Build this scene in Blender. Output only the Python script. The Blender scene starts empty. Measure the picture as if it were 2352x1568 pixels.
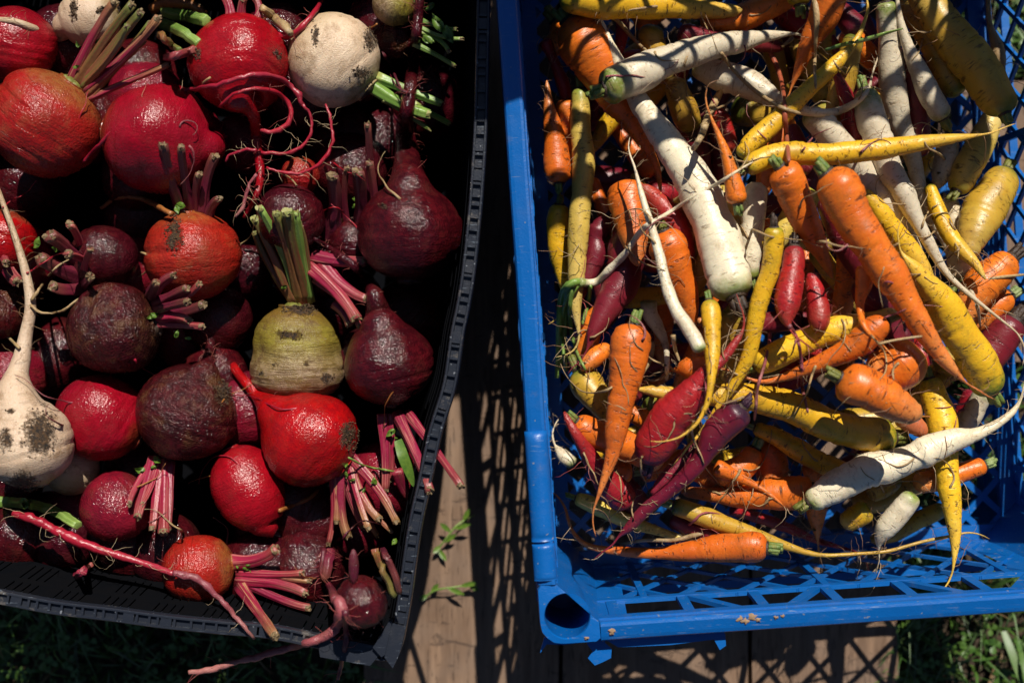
import bpy, bmesh, math, random
import numpy as np
from mathutils import Vector, Matrix, noise, Quaternion
R = math.radians
C = bpy.context.scene
COL = C.collection
rng = random.Random(7)

# ---------------------------------------------------------------- camera, sky, sun, exposure
CAMZ, FPX = 1.10, 2700.0
cam = bpy.data.cameras.new('camera'); camo = bpy.data.objects.new('camera', cam); COL.objects.link(camo)
camo.location = (0, 0, CAMZ); camo.rotation_euler = (0, 0, 0)
cam.lens = FPX * 36 / 2352; cam.sensor_width = 36
cam.clip_start = 0.02; cam.clip_end = 500
cam.dof.use_dof = True; cam.dof.focus_distance = 0.96; cam.dof.aperture_fstop = 3.2
C.camera = camo

SUN_EL, SUN_DIR = 48.0, (0.20, 1.0)          # sun stands beyond the top of the picture, slightly right
hl = math.hypot(*SUN_DIR)
to_sun = Vector((SUN_DIR[0] / hl * math.cos(R(SUN_EL)), SUN_DIR[1] / hl * math.cos(R(SUN_EL)), math.sin(R(SUN_EL))))
sun = bpy.data.lights.new('sun', 'SUN'); sun.energy = 5.0; sun.angle = R(0.5); sun.color = (1.0, 0.94, 0.84)
suno = bpy.data.objects.new('sun', sun); COL.objects.link(suno)
suno.rotation_euler = to_sun.to_track_quat('Z', 'Y').to_euler(); suno.location = to_sun * 5
world = bpy.data.worlds.new('World'); C.world = world; world.use_nodes = True
wn = world.node_tree; bg = wn.nodes['Background']
sky = wn.nodes.new('ShaderNodeTexSky'); sky.sky_type = 'NISHITA'; sky.sun_disc = False
sky.sun_elevation = R(SUN_EL); sky.sun_rotation = math.atan2(to_sun.x, to_sun.y)
sky.air_density = 0.6; sky.dust_density = 0.3; sky.ozone_density = 1.0
wn.links.new(sky.outputs[0], bg.inputs[0]); bg.inputs[1].default_value = 0.05
C.view_settings.view_transform = 'Standard'; C.view_settings.look = 'None'
C.view_settings.exposure = 0.25; C.view_settings.gamma = 1.0
C.view_settings.use_curve_mapping = False

def W(x, y, z):
    "point of the place seen at picture position x, y (2352 x 1568) and standing at height z"
    d = CAMZ - z
    return Vector(((x - 1176) / FPX * d, -(y - 784) / FPX * d, z))
def PM(px, z):
    return px / FPX * (CAMZ - z)

# ---------------------------------------------------------------- materials
def nodes(name):
    m = bpy.data.materials.new(name); m.use_nodes = True
    nt = m.node_tree
    return m, nt, nt.nodes['Principled BSDF']
def N(nt, t, **kw):
    n = nt.nodes.new(t)
    for k, v in kw.items():
        if k.startswith('i_'):
            n.inputs[k[2:].replace('_', ' ')].default_value = v
        else: setattr(n, k, v)
    return n
def L(nt, a, b): nt.links.new(a, b)
def ramp(nt, src, stops, interp='LINEAR'):
    r = nt.nodes.new('ShaderNodeValToRGB'); r.color_ramp.interpolation = interp
    e = r.color_ramp.elements
    while len(e) > 1: e.remove(e[0])
    e[0].position = stops[0][0]; e[0].color = col4(stops[0][1])
    for p, c in stops[1:]:
        k = e.new(p); k.color = col4(c)
    if src is not None: L(nt, src, r.inputs[0])
    return r.outputs[0]
def col4(c):
    if isinstance(c, (int, float)): return (c, c, c, 1)
    return (c[0], c[1], c[2], 1)
def mix(nt, f, a, b, mode='MIX'):
    m = nt.nodes.new('ShaderNodeMix'); m.data_type = 'RGBA'; m.blend_type = mode
    ins = {'f': m.inputs[0], 'a': m.inputs[6], 'b': m.inputs[7]}
    for k, v in (('f', f), ('a', a), ('b', b)):
        if hasattr(v, 'links'): L(nt, v, ins[k])
        elif k == 'f': ins[k].default_value = v
        else: ins[k].default_value = col4(v)
    return m.outputs[2]
def math_(nt, op, a, b=None, clamp=False):
    m = nt.nodes.new('ShaderNodeMath'); m.operation = op; m.use_clamp = clamp
    for i, v in enumerate((a, b)):
        if v is None: continue
        if hasattr(v, 'links'): L(nt, v, m.inputs[i])
        else: m.inputs[i].default_value = v
    return m.outputs[0]
def attr(nt, name):
    a = nt.nodes.new('ShaderNodeAttribute'); a.attribute_name = name; return a
def noise_n(nt, vec, scale, detail=3, rough=.55, w=None, dist=0.0):
    n = nt.nodes.new('ShaderNodeTexNoise'); n.noise_dimensions = '4D' if w is not None else '3D'
    n.inputs['Scale'].default_value = scale; n.inputs['Detail'].default_value = detail
    n.inputs['Roughness'].default_value = rough; n.inputs['Distortion'].default_value = dist
    if vec is not None: L(nt, vec, n.inputs['Vector'])
    if w is not None: L(nt, w, n.inputs['W'])
    return n.outputs[0]

def skin(name, crown, body, tip, second, marks=.7, mark_col=(.05, .018, .006), dirt=.3, dirt_col=(.07, .035, .014),
         rough=.36, wrinkle=.35, fine=.25, sss=.12, sss_col=None, patch_col=(.015, .010, .007), stripe=0.0, stripe_col=None, depth=.0006, mottle=0.0, mid=.55, spec=.5, fscale=1100):
    """skin of a root: colour runs from the shoulder to the tip, with cross marks, blotches and soil"""
    m, nt, b = nodes(name)
    oi = N(nt, 'ShaderNodeObjectInfo'); rnd = math_(nt, 'MULTIPLY', oi.outputs['Random'], 37.0)
    geo = N(nt, 'ShaderNodeTexCoord')
    ob = geo.outputs['Object']
    ring = attr(nt, 'ring'); tt = attr(nt, 't').outputs['Fac']; hd = attr(nt, 'head').outputs['Fac']; pa = attr(nt, 'patch').outputs['Fac']
    base = ramp(nt, tt, [(0, body), (mid, body), (1 if mid == .55 else mid + .3, tip)])
    big = noise_n(nt, ob, 45, 3, .6, rnd)
    bigm = ramp(nt, big, [(.38, 0), (.66, 1)])
    base = mix(nt, bigm, base, mix(nt, .5, base, second))
    gr = noise_n(nt, ob, 160, 2, .5, rnd)
    hm = math_(nt, 'ADD', hd, math_(nt, 'MULTIPLY', math_(nt, 'SUBTRACT', gr, .5), .5))
    hm = ramp(nt, hm, [(.25, 0), (.75, 1)])
    hm2 = math_(nt, 'MULTIPLY', hm, math_(nt, 'MINIMUM', math_(nt, 'MULTIPLY', hd, 3), 1.0))
    base = mix(nt, hm2, base, crown)
    # per-object brightness
    hsv = N(nt, 'ShaderNodeHueSaturation'); L(nt, base, hsv.inputs['Color'])
    L(nt, math_(nt, 'ADD', math_(nt, 'MULTIPLY', oi.outputs['Random'], .008), .497), hsv.inputs['Hue'])
    L(nt, math_(nt, 'ADD', math_(nt, 'MULTIPLY', oi.outputs['Random'], .3), .85), hsv.inputs['Value'])
    base = hsv.outputs[0]
    # ring coordinates: x,y around the root, z metres along it
    mp = N(nt, 'ShaderNodeMapping'); mp.inputs['Scale'].default_value = (1.6, 1.6, 520.0); L(nt, ring.outputs['Vector'], mp.inputs[0])
    mk = noise_n(nt, mp.outputs[0], 1.0, 2, .6, rnd, .2)
    mkm = ramp(nt, mk, [(.57, 0), (.63, 1)])
    mp2 = N(nt, 'ShaderNodeMapping'); mp2.inputs['Scale'].default_value = (1.1, 1.1, 130.0); L(nt, ring.outputs['Vector'], mp2.inputs[0])
    mk2 = noise_n(nt, mp2.outputs[0], 1.0, 2, .5, rnd)
    mk2m = ramp(nt, mk2, [(.45, 0), (.58, 1)])
    mall = math_(nt, 'MULTIPLY', math_(nt, 'MULTIPLY', mkm, mk2m), marks)
    base = mix(nt, mall, base, mark_col)
    if stripe:
        mp3 = N(nt, 'ShaderNodeMapping'); mp3.inputs['Scale'].default_value = (5, 5, 25.0); L(nt, ring.outputs['Vector'], mp3.inputs[0])
        st = noise_n(nt, mp3.outputs[0], 1.0, 1, .5, rnd)
        base = mix(nt, math_(nt, 'MULTIPLY', ramp(nt, st, [(.55, 0), (.62, 1)]), stripe), base, stripe_col or second)
    if mottle:
        m1 = noise_n(nt, ob, 140, 5, .7, rnd, .4)
        base = mix(nt, math_(nt, 'MULTIPLY', ramp(nt, m1, [(.42, 1), (.56, 0)]), mottle), base, second)
    # soil
    d1 = noise_n(nt, ob, 70, 5, .68, rnd); d2 = noise_n(nt, ob, 900, 3, .7, rnd)
    dm = ramp(nt, math_(nt, 'ADD', math_(nt, 'MULTIPLY', d1, .75), math_(nt, 'MULTIPLY', d2, .25)), [(.50, 0), (.62, 1)])
    dm = math_(nt, 'MULTIPLY', dm, dirt)
    base = mix(nt, dm, base, dirt_col)
    sp = noise_n(nt, ob, 420, 2, .5, rnd)
    base = mix(nt, math_(nt, 'MULTIPLY', ramp(nt, sp, [(.69, 0), (.74, 1)]), .6), base, mark_col)
    pm = math_(nt, 'ADD', pa, math_(nt, 'MULTIPLY', math_(nt, 'SUBTRACT', d2, .5), .9))
    pm = math_(nt, 'ADD', pm, math_(nt, 'MULTIPLY', math_(nt, 'SUBTRACT', noise_n(nt, ob, 230, 4, .7, rnd), .5), 1.9))
    pm = math_(nt, 'MULTIPLY', ramp(nt, pm, [(.34, 0), (.66, 1)]), ramp(nt, pa, [(.02, 0), (.1, 1)]))
    pc = ramp(nt, noise_n(nt, ob, 500, 3, .6, rnd), [(.4, patch_col), (.62, (.10, .05, .018))])
    base = mix(nt, pm, base, pc)
    L(nt, base, b.inputs['Base Color'])
    rr = math_(nt, 'ADD', rough, math_(nt, 'MULTIPLY', math_(nt, 'MAXIMUM', dm, pm), .3))
    rr = math_(nt, 'ADD', rr, math_(nt, 'MULTIPLY', math_(nt, 'SUBTRACT', d2, .5), .25))
    L(nt, rr, b.inputs['Roughness'])
    b.inputs['Specular IOR Level'].default_value = spec
    if sss:
        b.inputs['Subsurface Weight'].default_value = sss
        b.inputs['Subsurface Radius'].default_value = (1.0, .45, .2)
        b.inputs['Subsurface Scale'].default_value = .0010
    # relief
    h = math_(nt, 'MULTIPLY', mall, -1.0)
    mp4 = N(nt, 'ShaderNodeMapping'); mp4.inputs['Scale'].default_value = (2.2, 2.2, 330.0); L(nt, ring.outputs['Vector'], mp4.inputs[0])
    wr = noise_n(nt, mp4.outputs[0], 1.0, 3, .6, rnd)
    h = math_(nt, 'ADD', h, math_(nt, 'MULTIPLY', wr, wrinkle * 2))
    h = math_(nt, 'ADD', h, math_(nt, 'MULTIPLY', noise_n(nt, ob, fscale, 2, .6, rnd), fine * 1.6))
    h = math_(nt, 'ADD', h, math_(nt, 'MULTIPLY', math_(nt, 'MULTIPLY', pm, d2), 3.0))
    bp = N(nt, 'ShaderNodeBump'); bp.inputs['Strength'].default_value = .75; bp.inputs['Distance'].default_value = depth
    L(nt, h, bp.inputs['Height']); L(nt, bp.outputs[0], b.inputs['Normal'])
    return m

OR = skin('carrot_orange', (.10, .13, .02), (.72, .165, .012), (.64, .28, .09), (.52, .085, .008), marks=.85, wrinkle=.55, mottle=.35, dirt=.38)
YE = skin('carrot_yellow', (.14, .20, .015), (.72, .43, .018), (.64, .46, .12), (.66, .33, .012), marks=.85, wrinkle=.55, mottle=.35, dirt=.36)
PA = skin('carrot_pale_yellow', (.20, .24, .03), (.62, .44, .09), (.60, .46, .20), (.55, .36, .06))
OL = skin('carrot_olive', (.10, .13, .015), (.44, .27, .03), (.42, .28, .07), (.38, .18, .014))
WH = skin('carrot_white', (.16, .23, .03), (.70, .62, .46), (.62, .50, .32), (.62, .52, .36), marks=.55, mark_col=(.14, .07, .02), dirt=.42, dirt_col=(.30, .18, .07), mottle=.3, wrinkle=.5)
CR = skin('carrot_crimson', (.10, .01, .03), (.36, .012, .018), (.38, .05, .03), (.22, .008, .014), marks=.9, mark_col=(.07, .006, .01), dirt=.4, wrinkle=.9, sss=.04, mottle=.45)
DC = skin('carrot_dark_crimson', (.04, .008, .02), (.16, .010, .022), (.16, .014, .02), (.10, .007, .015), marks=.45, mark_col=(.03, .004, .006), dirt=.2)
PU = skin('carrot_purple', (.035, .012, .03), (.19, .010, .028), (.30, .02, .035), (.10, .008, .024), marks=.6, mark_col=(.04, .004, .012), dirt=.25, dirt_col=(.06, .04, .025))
RD = skin('beet_red', (.16, .05, .015), (.34, .0030, .012), (.22, .004, .015), (.15, .003, .006), marks=.12, mark_col=(.05, .006, .005), dirt=.3, dirt_col=(.11, .02, .012), rough=.20, wrinkle=.40, fine=.62, fscale=620, sss=0, depth=.0010, mottle=.5, spec=.42)
RO = skin('beet_orange_red', (.24, .08, .02), (.33, .006, .010), (.23, .006, .012), (.20, .014, .008), marks=.4, mark_col=(.07, .015, .008), dirt=.55, dirt_col=(.20, .055, .02), rough=.22, wrinkle=.6, fine=.8, fscale=620, sss=0, depth=.0011, mottle=.6, spec=.4)
CB = skin('beet_crimson', (.06, .02, .015), (.20, .006, .022), (.15, .006, .02), (.09, .004, .012), marks=.2, mark_col=(.03, .004, .006), dirt=.45, dirt_col=(.07, .02, .012), rough=.14, wrinkle=.4, fine=.8, fscale=600, sss=0, depth=.0012, mottle=.6, spec=.4)
DK = skin('beet_dark', (.03, .012, .01), (.070, .004, .008), (.055, .004, .010), (.020, .002, .004), marks=.3, mark_col=(.02, .004, .004), dirt=.3, dirt_col=(.04, .02, .012), rough=.11, wrinkle=.45, fine=.75, fscale=600, sss=0, depth=.0013, mottle=.7, spec=.42)
BR = skin('beet_brown', (.04, .02, .01), (.075, .005, .008), (.06, .006, .010), (.022, .004, .004), marks=.5, mark_col=(.02, .006, .004), dirt=.85, dirt_col=(.085, .035, .012), rough=.14, wrinkle=.9, fine=1.1, fscale=560, sss=0, depth=.0018, mottle=.8, spec=.34)
TU = skin('turnip_white', (.22, .17, .05), (.62, .47, .34), (.36, .26, .14), (.50, .34, .22), marks=.25, mark_col=(.12, .06, .02), dirt=.65, dirt_col=(.22, .11, .04), rough=.34, wrinkle=.35, fine=.6, depth=.001, mottle=.35)
MG = skin('mangel_green', (.20, .11, .02), (.30, .25, .035), (.42, .29, .19), (.15, .095, .018), marks=.4, mark_col=(.06, .035, .01), dirt=.9, dirt_col=(.10, .05, .015), rough=.3, wrinkle=.7, fine=.6, depth=.0012, mottle=.7, mid=.36)
RT = skin('root_crimson', (.35, .02, .05), (.36, .010, .028), (.36, .03, .05), (.20, .008, .018), marks=.3, dirt=.15, rough=.3)
RK = skin('root_dark', (.08, .01, .02), (.10, .010, .024), (.16, .03, .04), (.06, .008, .014), marks=.5, dirt=.4, rough=.32, wrinkle=.8)
RP = skin('root_pink', (.35, .08, .12), (.30, .07, .085), (.45, .20, .17), (.20, .04, .05), marks=.5, dirt=.4, rough=.4, wrinkle=.8)
RN = skin('root_tan', (.35, .24, .1), (.40, .27, .13), (.36, .26, .14), (.28, .17, .07), marks=.6, dirt=.4, rough=.45, wrinkle=.8)
RB = skin('root_orange_brown', (.3, .1, .02), (.36, .13, .03), (.30, .14, .05), (.2, .07, .015), marks=.4, dirt=.4, rough=.45)
RG = skin('root_orange_thin', (.3, .1, .02), (.42, .10, .04), (.35, .12, .06), (.25, .05, .03), marks=.3, dirt=.2, rough=.4)
SR = skin('stem_crimson', (.25, .02, .04), (.27, .010, .045), (.25, .05, .04), (.17, .008, .03), marks=.1, dirt=.15, rough=.40, fine=.2, stripe=.7, stripe_col=(.42, .15, .12))
SD = skin('stem_dark', (.12, .01, .03), (.13, .010, .030), (.16, .05, .03), (.08, .008, .02), marks=.1, dirt=.3, rough=.40, fine=.4, stripe=.5, stripe_col=(.20, .03, .04))
SG = skin('stem_green', (.30, .30, .09), (.15, .26, .045), (.20, .30, .06), (.10, .19, .03), marks=.05, dirt=.12, rough=.40, fine=.2, stripe=.55, stripe_col=(.33, .42, .14))
SM = skin('stem_mixed', (.26, .04, .05), (.20, .09, .03), (.11, .15, .03), (.24, .03, .04), marks=.1, dirt=.25, rough=.40, fine=.3, stripe=.7, stripe_col=(.12, .15, .03))
ST = skin('stem_striped', (.24, .02, .05), (.25, .014, .045), (.26, .15, .05), (.17, .010, .03), marks=.1, dirt=.2, rough=.40, fine=.2, stripe=.9, stripe_col=(.42, .22, .11))

def plain(name, colr, second=None, rough=.5, scale=200, bump=.3, bscale=800, dist=.0004, trans=0.0, spec=.5):
    m, nt, b = nodes(name); tc = N(nt, 'ShaderNodeTexCoord').outputs['Object']
    oi = N(nt, 'ShaderNodeObjectInfo'); rnd = math_(nt, 'MULTIPLY', oi.outputs['Random'], 31.0)
    n = noise_n(nt, tc, scale, 4, .6, rnd)
    L(nt, mix(nt, ramp(nt, n, [(.35, 0), (.65, 1)]), colr, second or colr), b.inputs['Base Color'])
    b.inputs['Roughness'].default_value = rough; b.inputs['Specular IOR Level'].default_value = spec
    bp = N(nt, 'ShaderNodeBump'); bp.inputs['Strength'].default_value = bump; bp.inputs['Distance'].default_value = dist
    L(nt, noise_n(nt, tc, bscale, 3, .6), bp.inputs['Height']); L(nt, bp.outputs[0], b.inputs['Normal'])
    if trans: b.inputs['Subsurface Weight'].default_value = 0
    return m
CUT = plain('cut_stem_end', (.24, .17, .08), (.09, .05, .025), .6, 500, 1, 700, .001)
CUTG = plain('cut_stem_green', (.20, .26, .07), (.30, .24, .09), .5, 900)
CRG = plain('crown_green', (.085, .16, .03), (.20, .22, .05), .45, 260, .8, 900, .0008)
CRO = plain('crown_olive', (.20, .19, .04), (.10, .12, .02), .45, 260, .8, 900, .0008)
CRD = plain('crown_dark', (.02, .012, .010), (.06, .035, .02), .5, 260, .9, 900, .0008)
CRP = plain('crown_purple', (.05, .012, .03), (.025, .010, .02), .45, 260, .9, 900, .0008)
CRT = plain('crown_pale', (.30, .34, .14), (.13, .20, .05), .45, 260, .8, 900, .0008)
HAIRW = plain('root_hair_pale', (.50, .38, .24), (.38, .26, .14), .5)
HAIRR = plain('root_hair_red', (.30, .03, .05), (.35, .12, .08), .4)
HAIRT = plain('root_hair_tan', (.28, .15, .07), (.20, .10, .05), .5)
LEAF = plain('leaf_scrap_green', (.05, .115, .012), (.11, .18, .02), .42, 300)
GRASS = plain('grass_green', (.035, .095, .012), (.07, .13, .02), .45, 30)
GRASSD = plain('grass_dark', (.018, .045, .010), (.04, .06, .014), .5, 30)
STRAW = plain('dry_straw', (.20, .12, .05), (.10, .06, .025), .6, 60)
WHITE = plain('paper_white', (.8, .8, .78), (.72, .72, .72), .5)

def plastic(name, c1, c2, dust, rough, dustamt):
    m, nt, b = nodes(name); tc = N(nt, 'ShaderNodeTexCoord').outputs['Object']
    n = noise_n(nt, tc, 9, 4, .6); base = mix(nt, n, c1, c2)
    sc = noise_n(nt, tc, 60, 6, .7); sm = ramp(nt, sc, [(.60, 0), (.70, 1)])
    fine = noise_n(nt, tc, 700, 3, .6)
    dm = math_(nt, 'MULTIPLY', sm, dustamt)
    base = mix(nt, dm, base, dust)
    sp = noise_n(nt, tc, 260, 1, .5); base = mix(nt, math_(nt, 'MULTIPLY', ramp(nt, sp, [(.745, 0), (.77, 1)]), .8), base, (.20, .22, .25))
    mps = N(nt, 'ShaderNodeMapping'); mps.inputs['Scale'].default_value = (60, 900, 200); mps.inputs['Rotation'].default_value = (0, 0, .5); L(nt, tc, mps.inputs[0])
    scr = ramp(nt, noise_n(nt, mps.outputs[0], 1, 2, .5), [(.66, 0), (.70, 1)])
    base = mix(nt, math_(nt, 'MULTIPLY', math_(nt, 'MULTIPLY', scr, ramp(nt, n, [(.4, 0), (.6, 1)])), .55), base, (.22, .27, .33))
    base = mix(nt, math_(nt, 'MULTIPLY', ramp(nt, noise_n(nt, tc, 25, 5, .7), [(.5, 0), (.75, 1)]), .09), base, dust)
    L(nt, base, b.inputs['Base Color'])
    L(nt, math_(nt, 'ADD', math_(nt, 'MULTIPLY', fine, .22), rough - .1), b.inputs['Roughness'])
    mp = N(nt, 'ShaderNodeMapping'); mp.inputs['Scale'].default_value = (1, 1, 1); L(nt, tc, mp.inputs[0])
    bp = N(nt, 'ShaderNodeBump'); bp.inputs['Strength'].default_value = .3; bp.inputs['Distance'].default_value = .0006
    L(nt, math_(nt, 'ADD', fine, math_(nt, 'MULTIPLY', noise_n(nt, tc, 90, 3, .6), 2.0)), bp.inputs['Height'])
    L(nt, bp.outputs[0], b.inputs['Normal'])
    return m
BLUE = plastic('blue_plastic', (.001, .088, .33), (.001, .108, .40), (.16, .17, .17), .36, .2)
BLACKSH = plain('black_plastic_shaded', (.004, .0045, .006), (.005, .005, .006), .9, 60, .3, 400, spec=.0)  # rim plastic darkened for the walls, their shade put into the colour
BLACK = plastic('black_plastic', (.012, .015, .024), (.020, .024, .034), (.17, .15, .13), .30, .6)
MUD = plain('dried_mud', (.33, .21, .12), (.22, .14, .08), .8, 300, 1, 900)

def wood_mat():
    m, nt, b = nodes('weathered_wood'); tc = N(nt, 'ShaderNodeTexCoord').outputs['Object']
    oi = N(nt, 'ShaderNodeObjectInfo'); rnd = math_(nt, 'MULTIPLY', oi.outputs['Random'], 31.0)
    mp = N(nt, 'ShaderNodeMapping'); mp.inputs['Scale'].default_value = (110, 9, 60); L(nt, tc, mp.inputs[0])
    g = noise_n(nt, mp.outputs[0], 1, 5, .65, rnd, .5)
    base = ramp(nt, g, [(.28, (.10, .055, .030)), (.45, (.15, .09, .055)), (.6, (.22, .135, .083)), (.75, (.28, .18, .115))])
    mp2 = N(nt, 'ShaderNodeMapping'); mp2.inputs['Scale'].default_value = (260, 26, 100); L(nt, tc, mp2.inputs[0])
    v = noise_n(nt, mp2.outputs[0], 1, 3, .6, rnd, 1.2)
    cr = ramp(nt, v, [(.35, 1), (.41, 0)])
    mp3 = N(nt, 'ShaderNodeMapping'); mp3.inputs['Scale'].default_value = (40, 95, 60); L(nt, tc, mp3.inputs[0])
    v3 = noise_n(nt, mp3.outputs[0], 1, 4, .6, rnd, 1.0); cr3 = ramp(nt, v3, [(.34, 1), (.39, 0)])
    crk = math_(nt, 'MAXIMUM', math_(nt, 'MULTIPLY', cr, .8), math_(nt, 'MULTIPLY', cr3, .7))
    base = mix(nt, crk, base, (.055, .03, .018))
    blot = ramp(nt, noise_n(nt, tc, 22, 4, .6, rnd), [(.4, 0), (.62, 1)])
    base = mix(nt, math_(nt, 'MULTIPLY', blot, .45), base, (.17, .12, .09))
    L(nt, base, b.inputs['Base Color']); b.inputs['Roughness'].default_value = .8
    h = math_(nt, 'SUBTRACT', math_(nt, 'MULTIPLY', g, .6), crk)
    bp = N(nt, 'ShaderNodeBump'); bp.inputs['Strength'].default_value = .8; bp.inputs['Distance'].default_value = .0010
    L(nt, h, bp.inputs['Height']); L(nt, bp.outputs[0], b.inputs['Normal'])
    return m
WOOD = wood_mat()
CRUMB = plain('soil_crumb', (.030, .017, .009), (.11, .06, .025), .75, 260, 1, 500, .002)
SOIL = plain('soil', (.035, .022, .013), (.07, .045, .025), .9, 60, 1, 200, .004)

# ---------------------------------------------------------------- object helpers
def tag(o, label, cat, group=None):
    o['label'] = label; o['category'] = cat
    if group: o['group'] = group
    return o
def mesh_obj(name, verts, faces, mat, parent=None, attrs=None, smooth=True, center=True, matidx=None, base=None):
    me = bpy.data.meshes.new(name)
    if len(verts) == 0: return None
    va = np.array([tuple(v) for v in verts], dtype=np.float64)
    if parent is not None: off = np.array((base or parent).location)
    elif center: off = np.array([(va[:, 0].min() + va[:, 0].max()) / 2, (va[:, 1].min() + va[:, 1].max()) / 2, va[:, 2].min()])
    else: off = np.zeros(3)
    me.from_pydata((va - off).tolist(), [], faces)
    if smooth: me.polygons.foreach_set('use_smooth', [True] * len(me.polygons))
    if attrs:
        for k, (typ, data) in attrs.items():
            a = me.attributes.new(k, typ, 'POINT')
            if typ == 'FLOAT': a.data.foreach_set('value', data)
            else: a.data.foreach_set('vector', np.array(data).ravel())
    mats = mat if isinstance(mat, (list, tuple)) else [mat]
    for mm in mats: me.materials.append(mm)
    if matidx: me.polygons.foreach_set('material_index', matidx)
    me.update()
    o = bpy.data.objects.new(name, me); COL.objects.link(o)
    if parent is not None: o.parent = parent
    else: o.location = off
    return o

def catmull(pts, n):
    "pts: list of tuples (any dim) -> n samples spaced evenly by arc length in the first two dims"
    P = np.array(pts, dtype=float)
    if len(P) == 1: return np.repeat(P, n, 0)
    ext = np.vstack([2 * P[0] - P[1], P, 2 * P[-1] - P[-2]])
    out = []
    for i in range(1, len(ext) - 2):
        p0, p1, p2, p3 = ext[i - 1], ext[i], ext[i + 1], ext[i + 2]
        for k in range(24):
            t = k / 24
            out.append(.5 * ((2 * p1) + (-p0 + p2) * t + (2 * p0 - 5 * p1 + 4 * p2 - p3) * t * t + (-p0 + 3 * p1 - 3 * p2 + p3) * t ** 3))
    out.append(ext[-2]); out = np.array(out)
    d = np.concatenate([[0], np.cumsum(np.linalg.norm(np.diff(out[:, :2], axis=0), axis=1))])
    q = np.linspace(0, d[-1], n)
    return np.stack([np.interp(q, d, out[:, j]) for j in range(out.shape[1])], 1)

def sweep(P, Rr, nseg=16, seed=0.0, lump=0.0, creases=None, ribs=0, rib_amp=0.0, headlen=0.0, head=0.0, patches=None, closed_ends=True, flat=1.0, lumpscale=35., lump2=0.0):
    "tube of rings along P with radii Rr; returns verts, faces, attributes"
    P = np.asarray(P, float); n = len(P)
    T = np.gradient(P, axis=0); T /= np.linalg.norm(T, axis=1)[:, None] + 1e-12
    s = np.concatenate([[0], np.cumsum(np.linalg.norm(np.diff(P, axis=0), axis=1))])
    verts = []; ring = []; tat = []; hda = []; pat = []
    up = np.array([0, 0, 1.0])
    if abs(T[0][2]) > .95: up = np.array([0, 1.0, 0])
    total = s[-1] + 1e-9
    A = up - T[0] * up.dot(T[0]); A /= np.linalg.norm(A)
    for i in range(n):
        A = A - T[i] * A.dot(T[i]); A /= np.linalg.norm(A) + 1e-12
        B = np.cross(T[i], A)
        for k in range(nseg):
            a = 2 * math.pi * k / nseg
            ca, sa = math.cos(a), math.sin(a)
            r = Rr[i]
            if ribs: r *= 1 + rib_amp * math.cos(ribs * a + seed)
            d = A * ca * flat + B * sa
            if lump:
                q = Vector((P[i] + d * r) * lumpscale) + Vector((seed * 7.3, seed * 3.1, 0))
                r *= 1 + lump * noise.noise(q)
                if lump2: r *= 1 + lump2 * (noise.noise(q * 4.1) + .6 * noise.noise(q * 9.3))
            if creases:
                for (cs, cw, cd, cph) in creases:
                    if abs(s[i] - cs) < 3 * cw:
                        r *= 1 - cd * math.exp(-((s[i] - cs) / cw) ** 2) * max(0, math.cos((a - cph) * .5)) ** 2
            v = P[i] + d * r
            verts.append(v); ring.append((ca, sa, s[i] + seed * .37)); tat.append(s[i] / total)
            h = head * max(0., 1 - s[i] / headlen) ** 1.0 if headlen > 0 else 0.
            hda.append(h)
            pv = 0.
            if patches:
                d_ = CAMZ - v[2]; px = v[0] / d_ * FPX + 1176; py = -v[1] / d_ * FPX + 784
                for (qx, qy, qr, qy2) in patches:
                    pv = max(pv, 1 - math.sqrt(((px - qx) / qr) ** 2 + ((py - qy) / qy2) ** 2))
            pat.append(max(0., pv))
    faces = []
    for i in range(n - 1):
        for k in range(nseg):
            k2 = (k + 1) % nseg
            faces.append((i * nseg + k, i * nseg + k2, (i + 1) * nseg + k2, (i + 1) * nseg + k))
    if closed_ends:
        faces.append(tuple(range(nseg - 1, -1, -1))); faces.append(tuple((n - 1) * nseg + k for k in range(nseg)))
    at = {'ring': ('FLOAT_VECTOR', ring), 't': ('FLOAT', tat), 'head': ('FLOAT', hda), 'patch': ('FLOAT', pat)}
    return verts, faces, at

class Geo:
    "collects pieces of one part"
    def __init__(s): s.v = []; s.f = []; s.at = {'ring': [], 't': [], 'head': [], 'patch': []}; s.mi = []
    def add(s, v, f, at=None, mi=0):
        o = len(s.v); s.v += list(v); s.f += [tuple(i + o for i in q) for q in f]; s.mi += [mi] * len(f)
        for k in s.at:
            if at: s.at[k] += list(at[k][1])
            else: s.at[k] += [(0, 0, 0) if k == 'ring' else 0.] * len(v)
    def build(s, name, mat, parent=None, smooth=True, center=True):
        at = {k: ('FLOAT_VECTOR' if k == 'ring' else 'FLOAT', d) for k, d in s.at.items()}
        return mesh_obj(name, s.v, s.f, mat, parent, at, smooth, center, s.mi if len(set(s.mi)) > 1 else None)
    def box(s, c, ax, half, mi=0):
        "box: centre, three axis vectors, half sizes"
        c = Vector(c); vs = []
        for i in (-1, 1):
            for j in (-1, 1):
                for k in (-1, 1):
                    vs.append(c + ax[0] * half[0] * i + ax[1] * half[1] * j + ax[2] * half[2] * k)
        s.add(vs, [(0, 1, 3, 2), (4, 6, 7, 5), (0, 4, 5, 1), (2, 3, 7, 6), (0, 2, 6, 4), (1, 5, 7, 3)], mi=mi)

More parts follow.
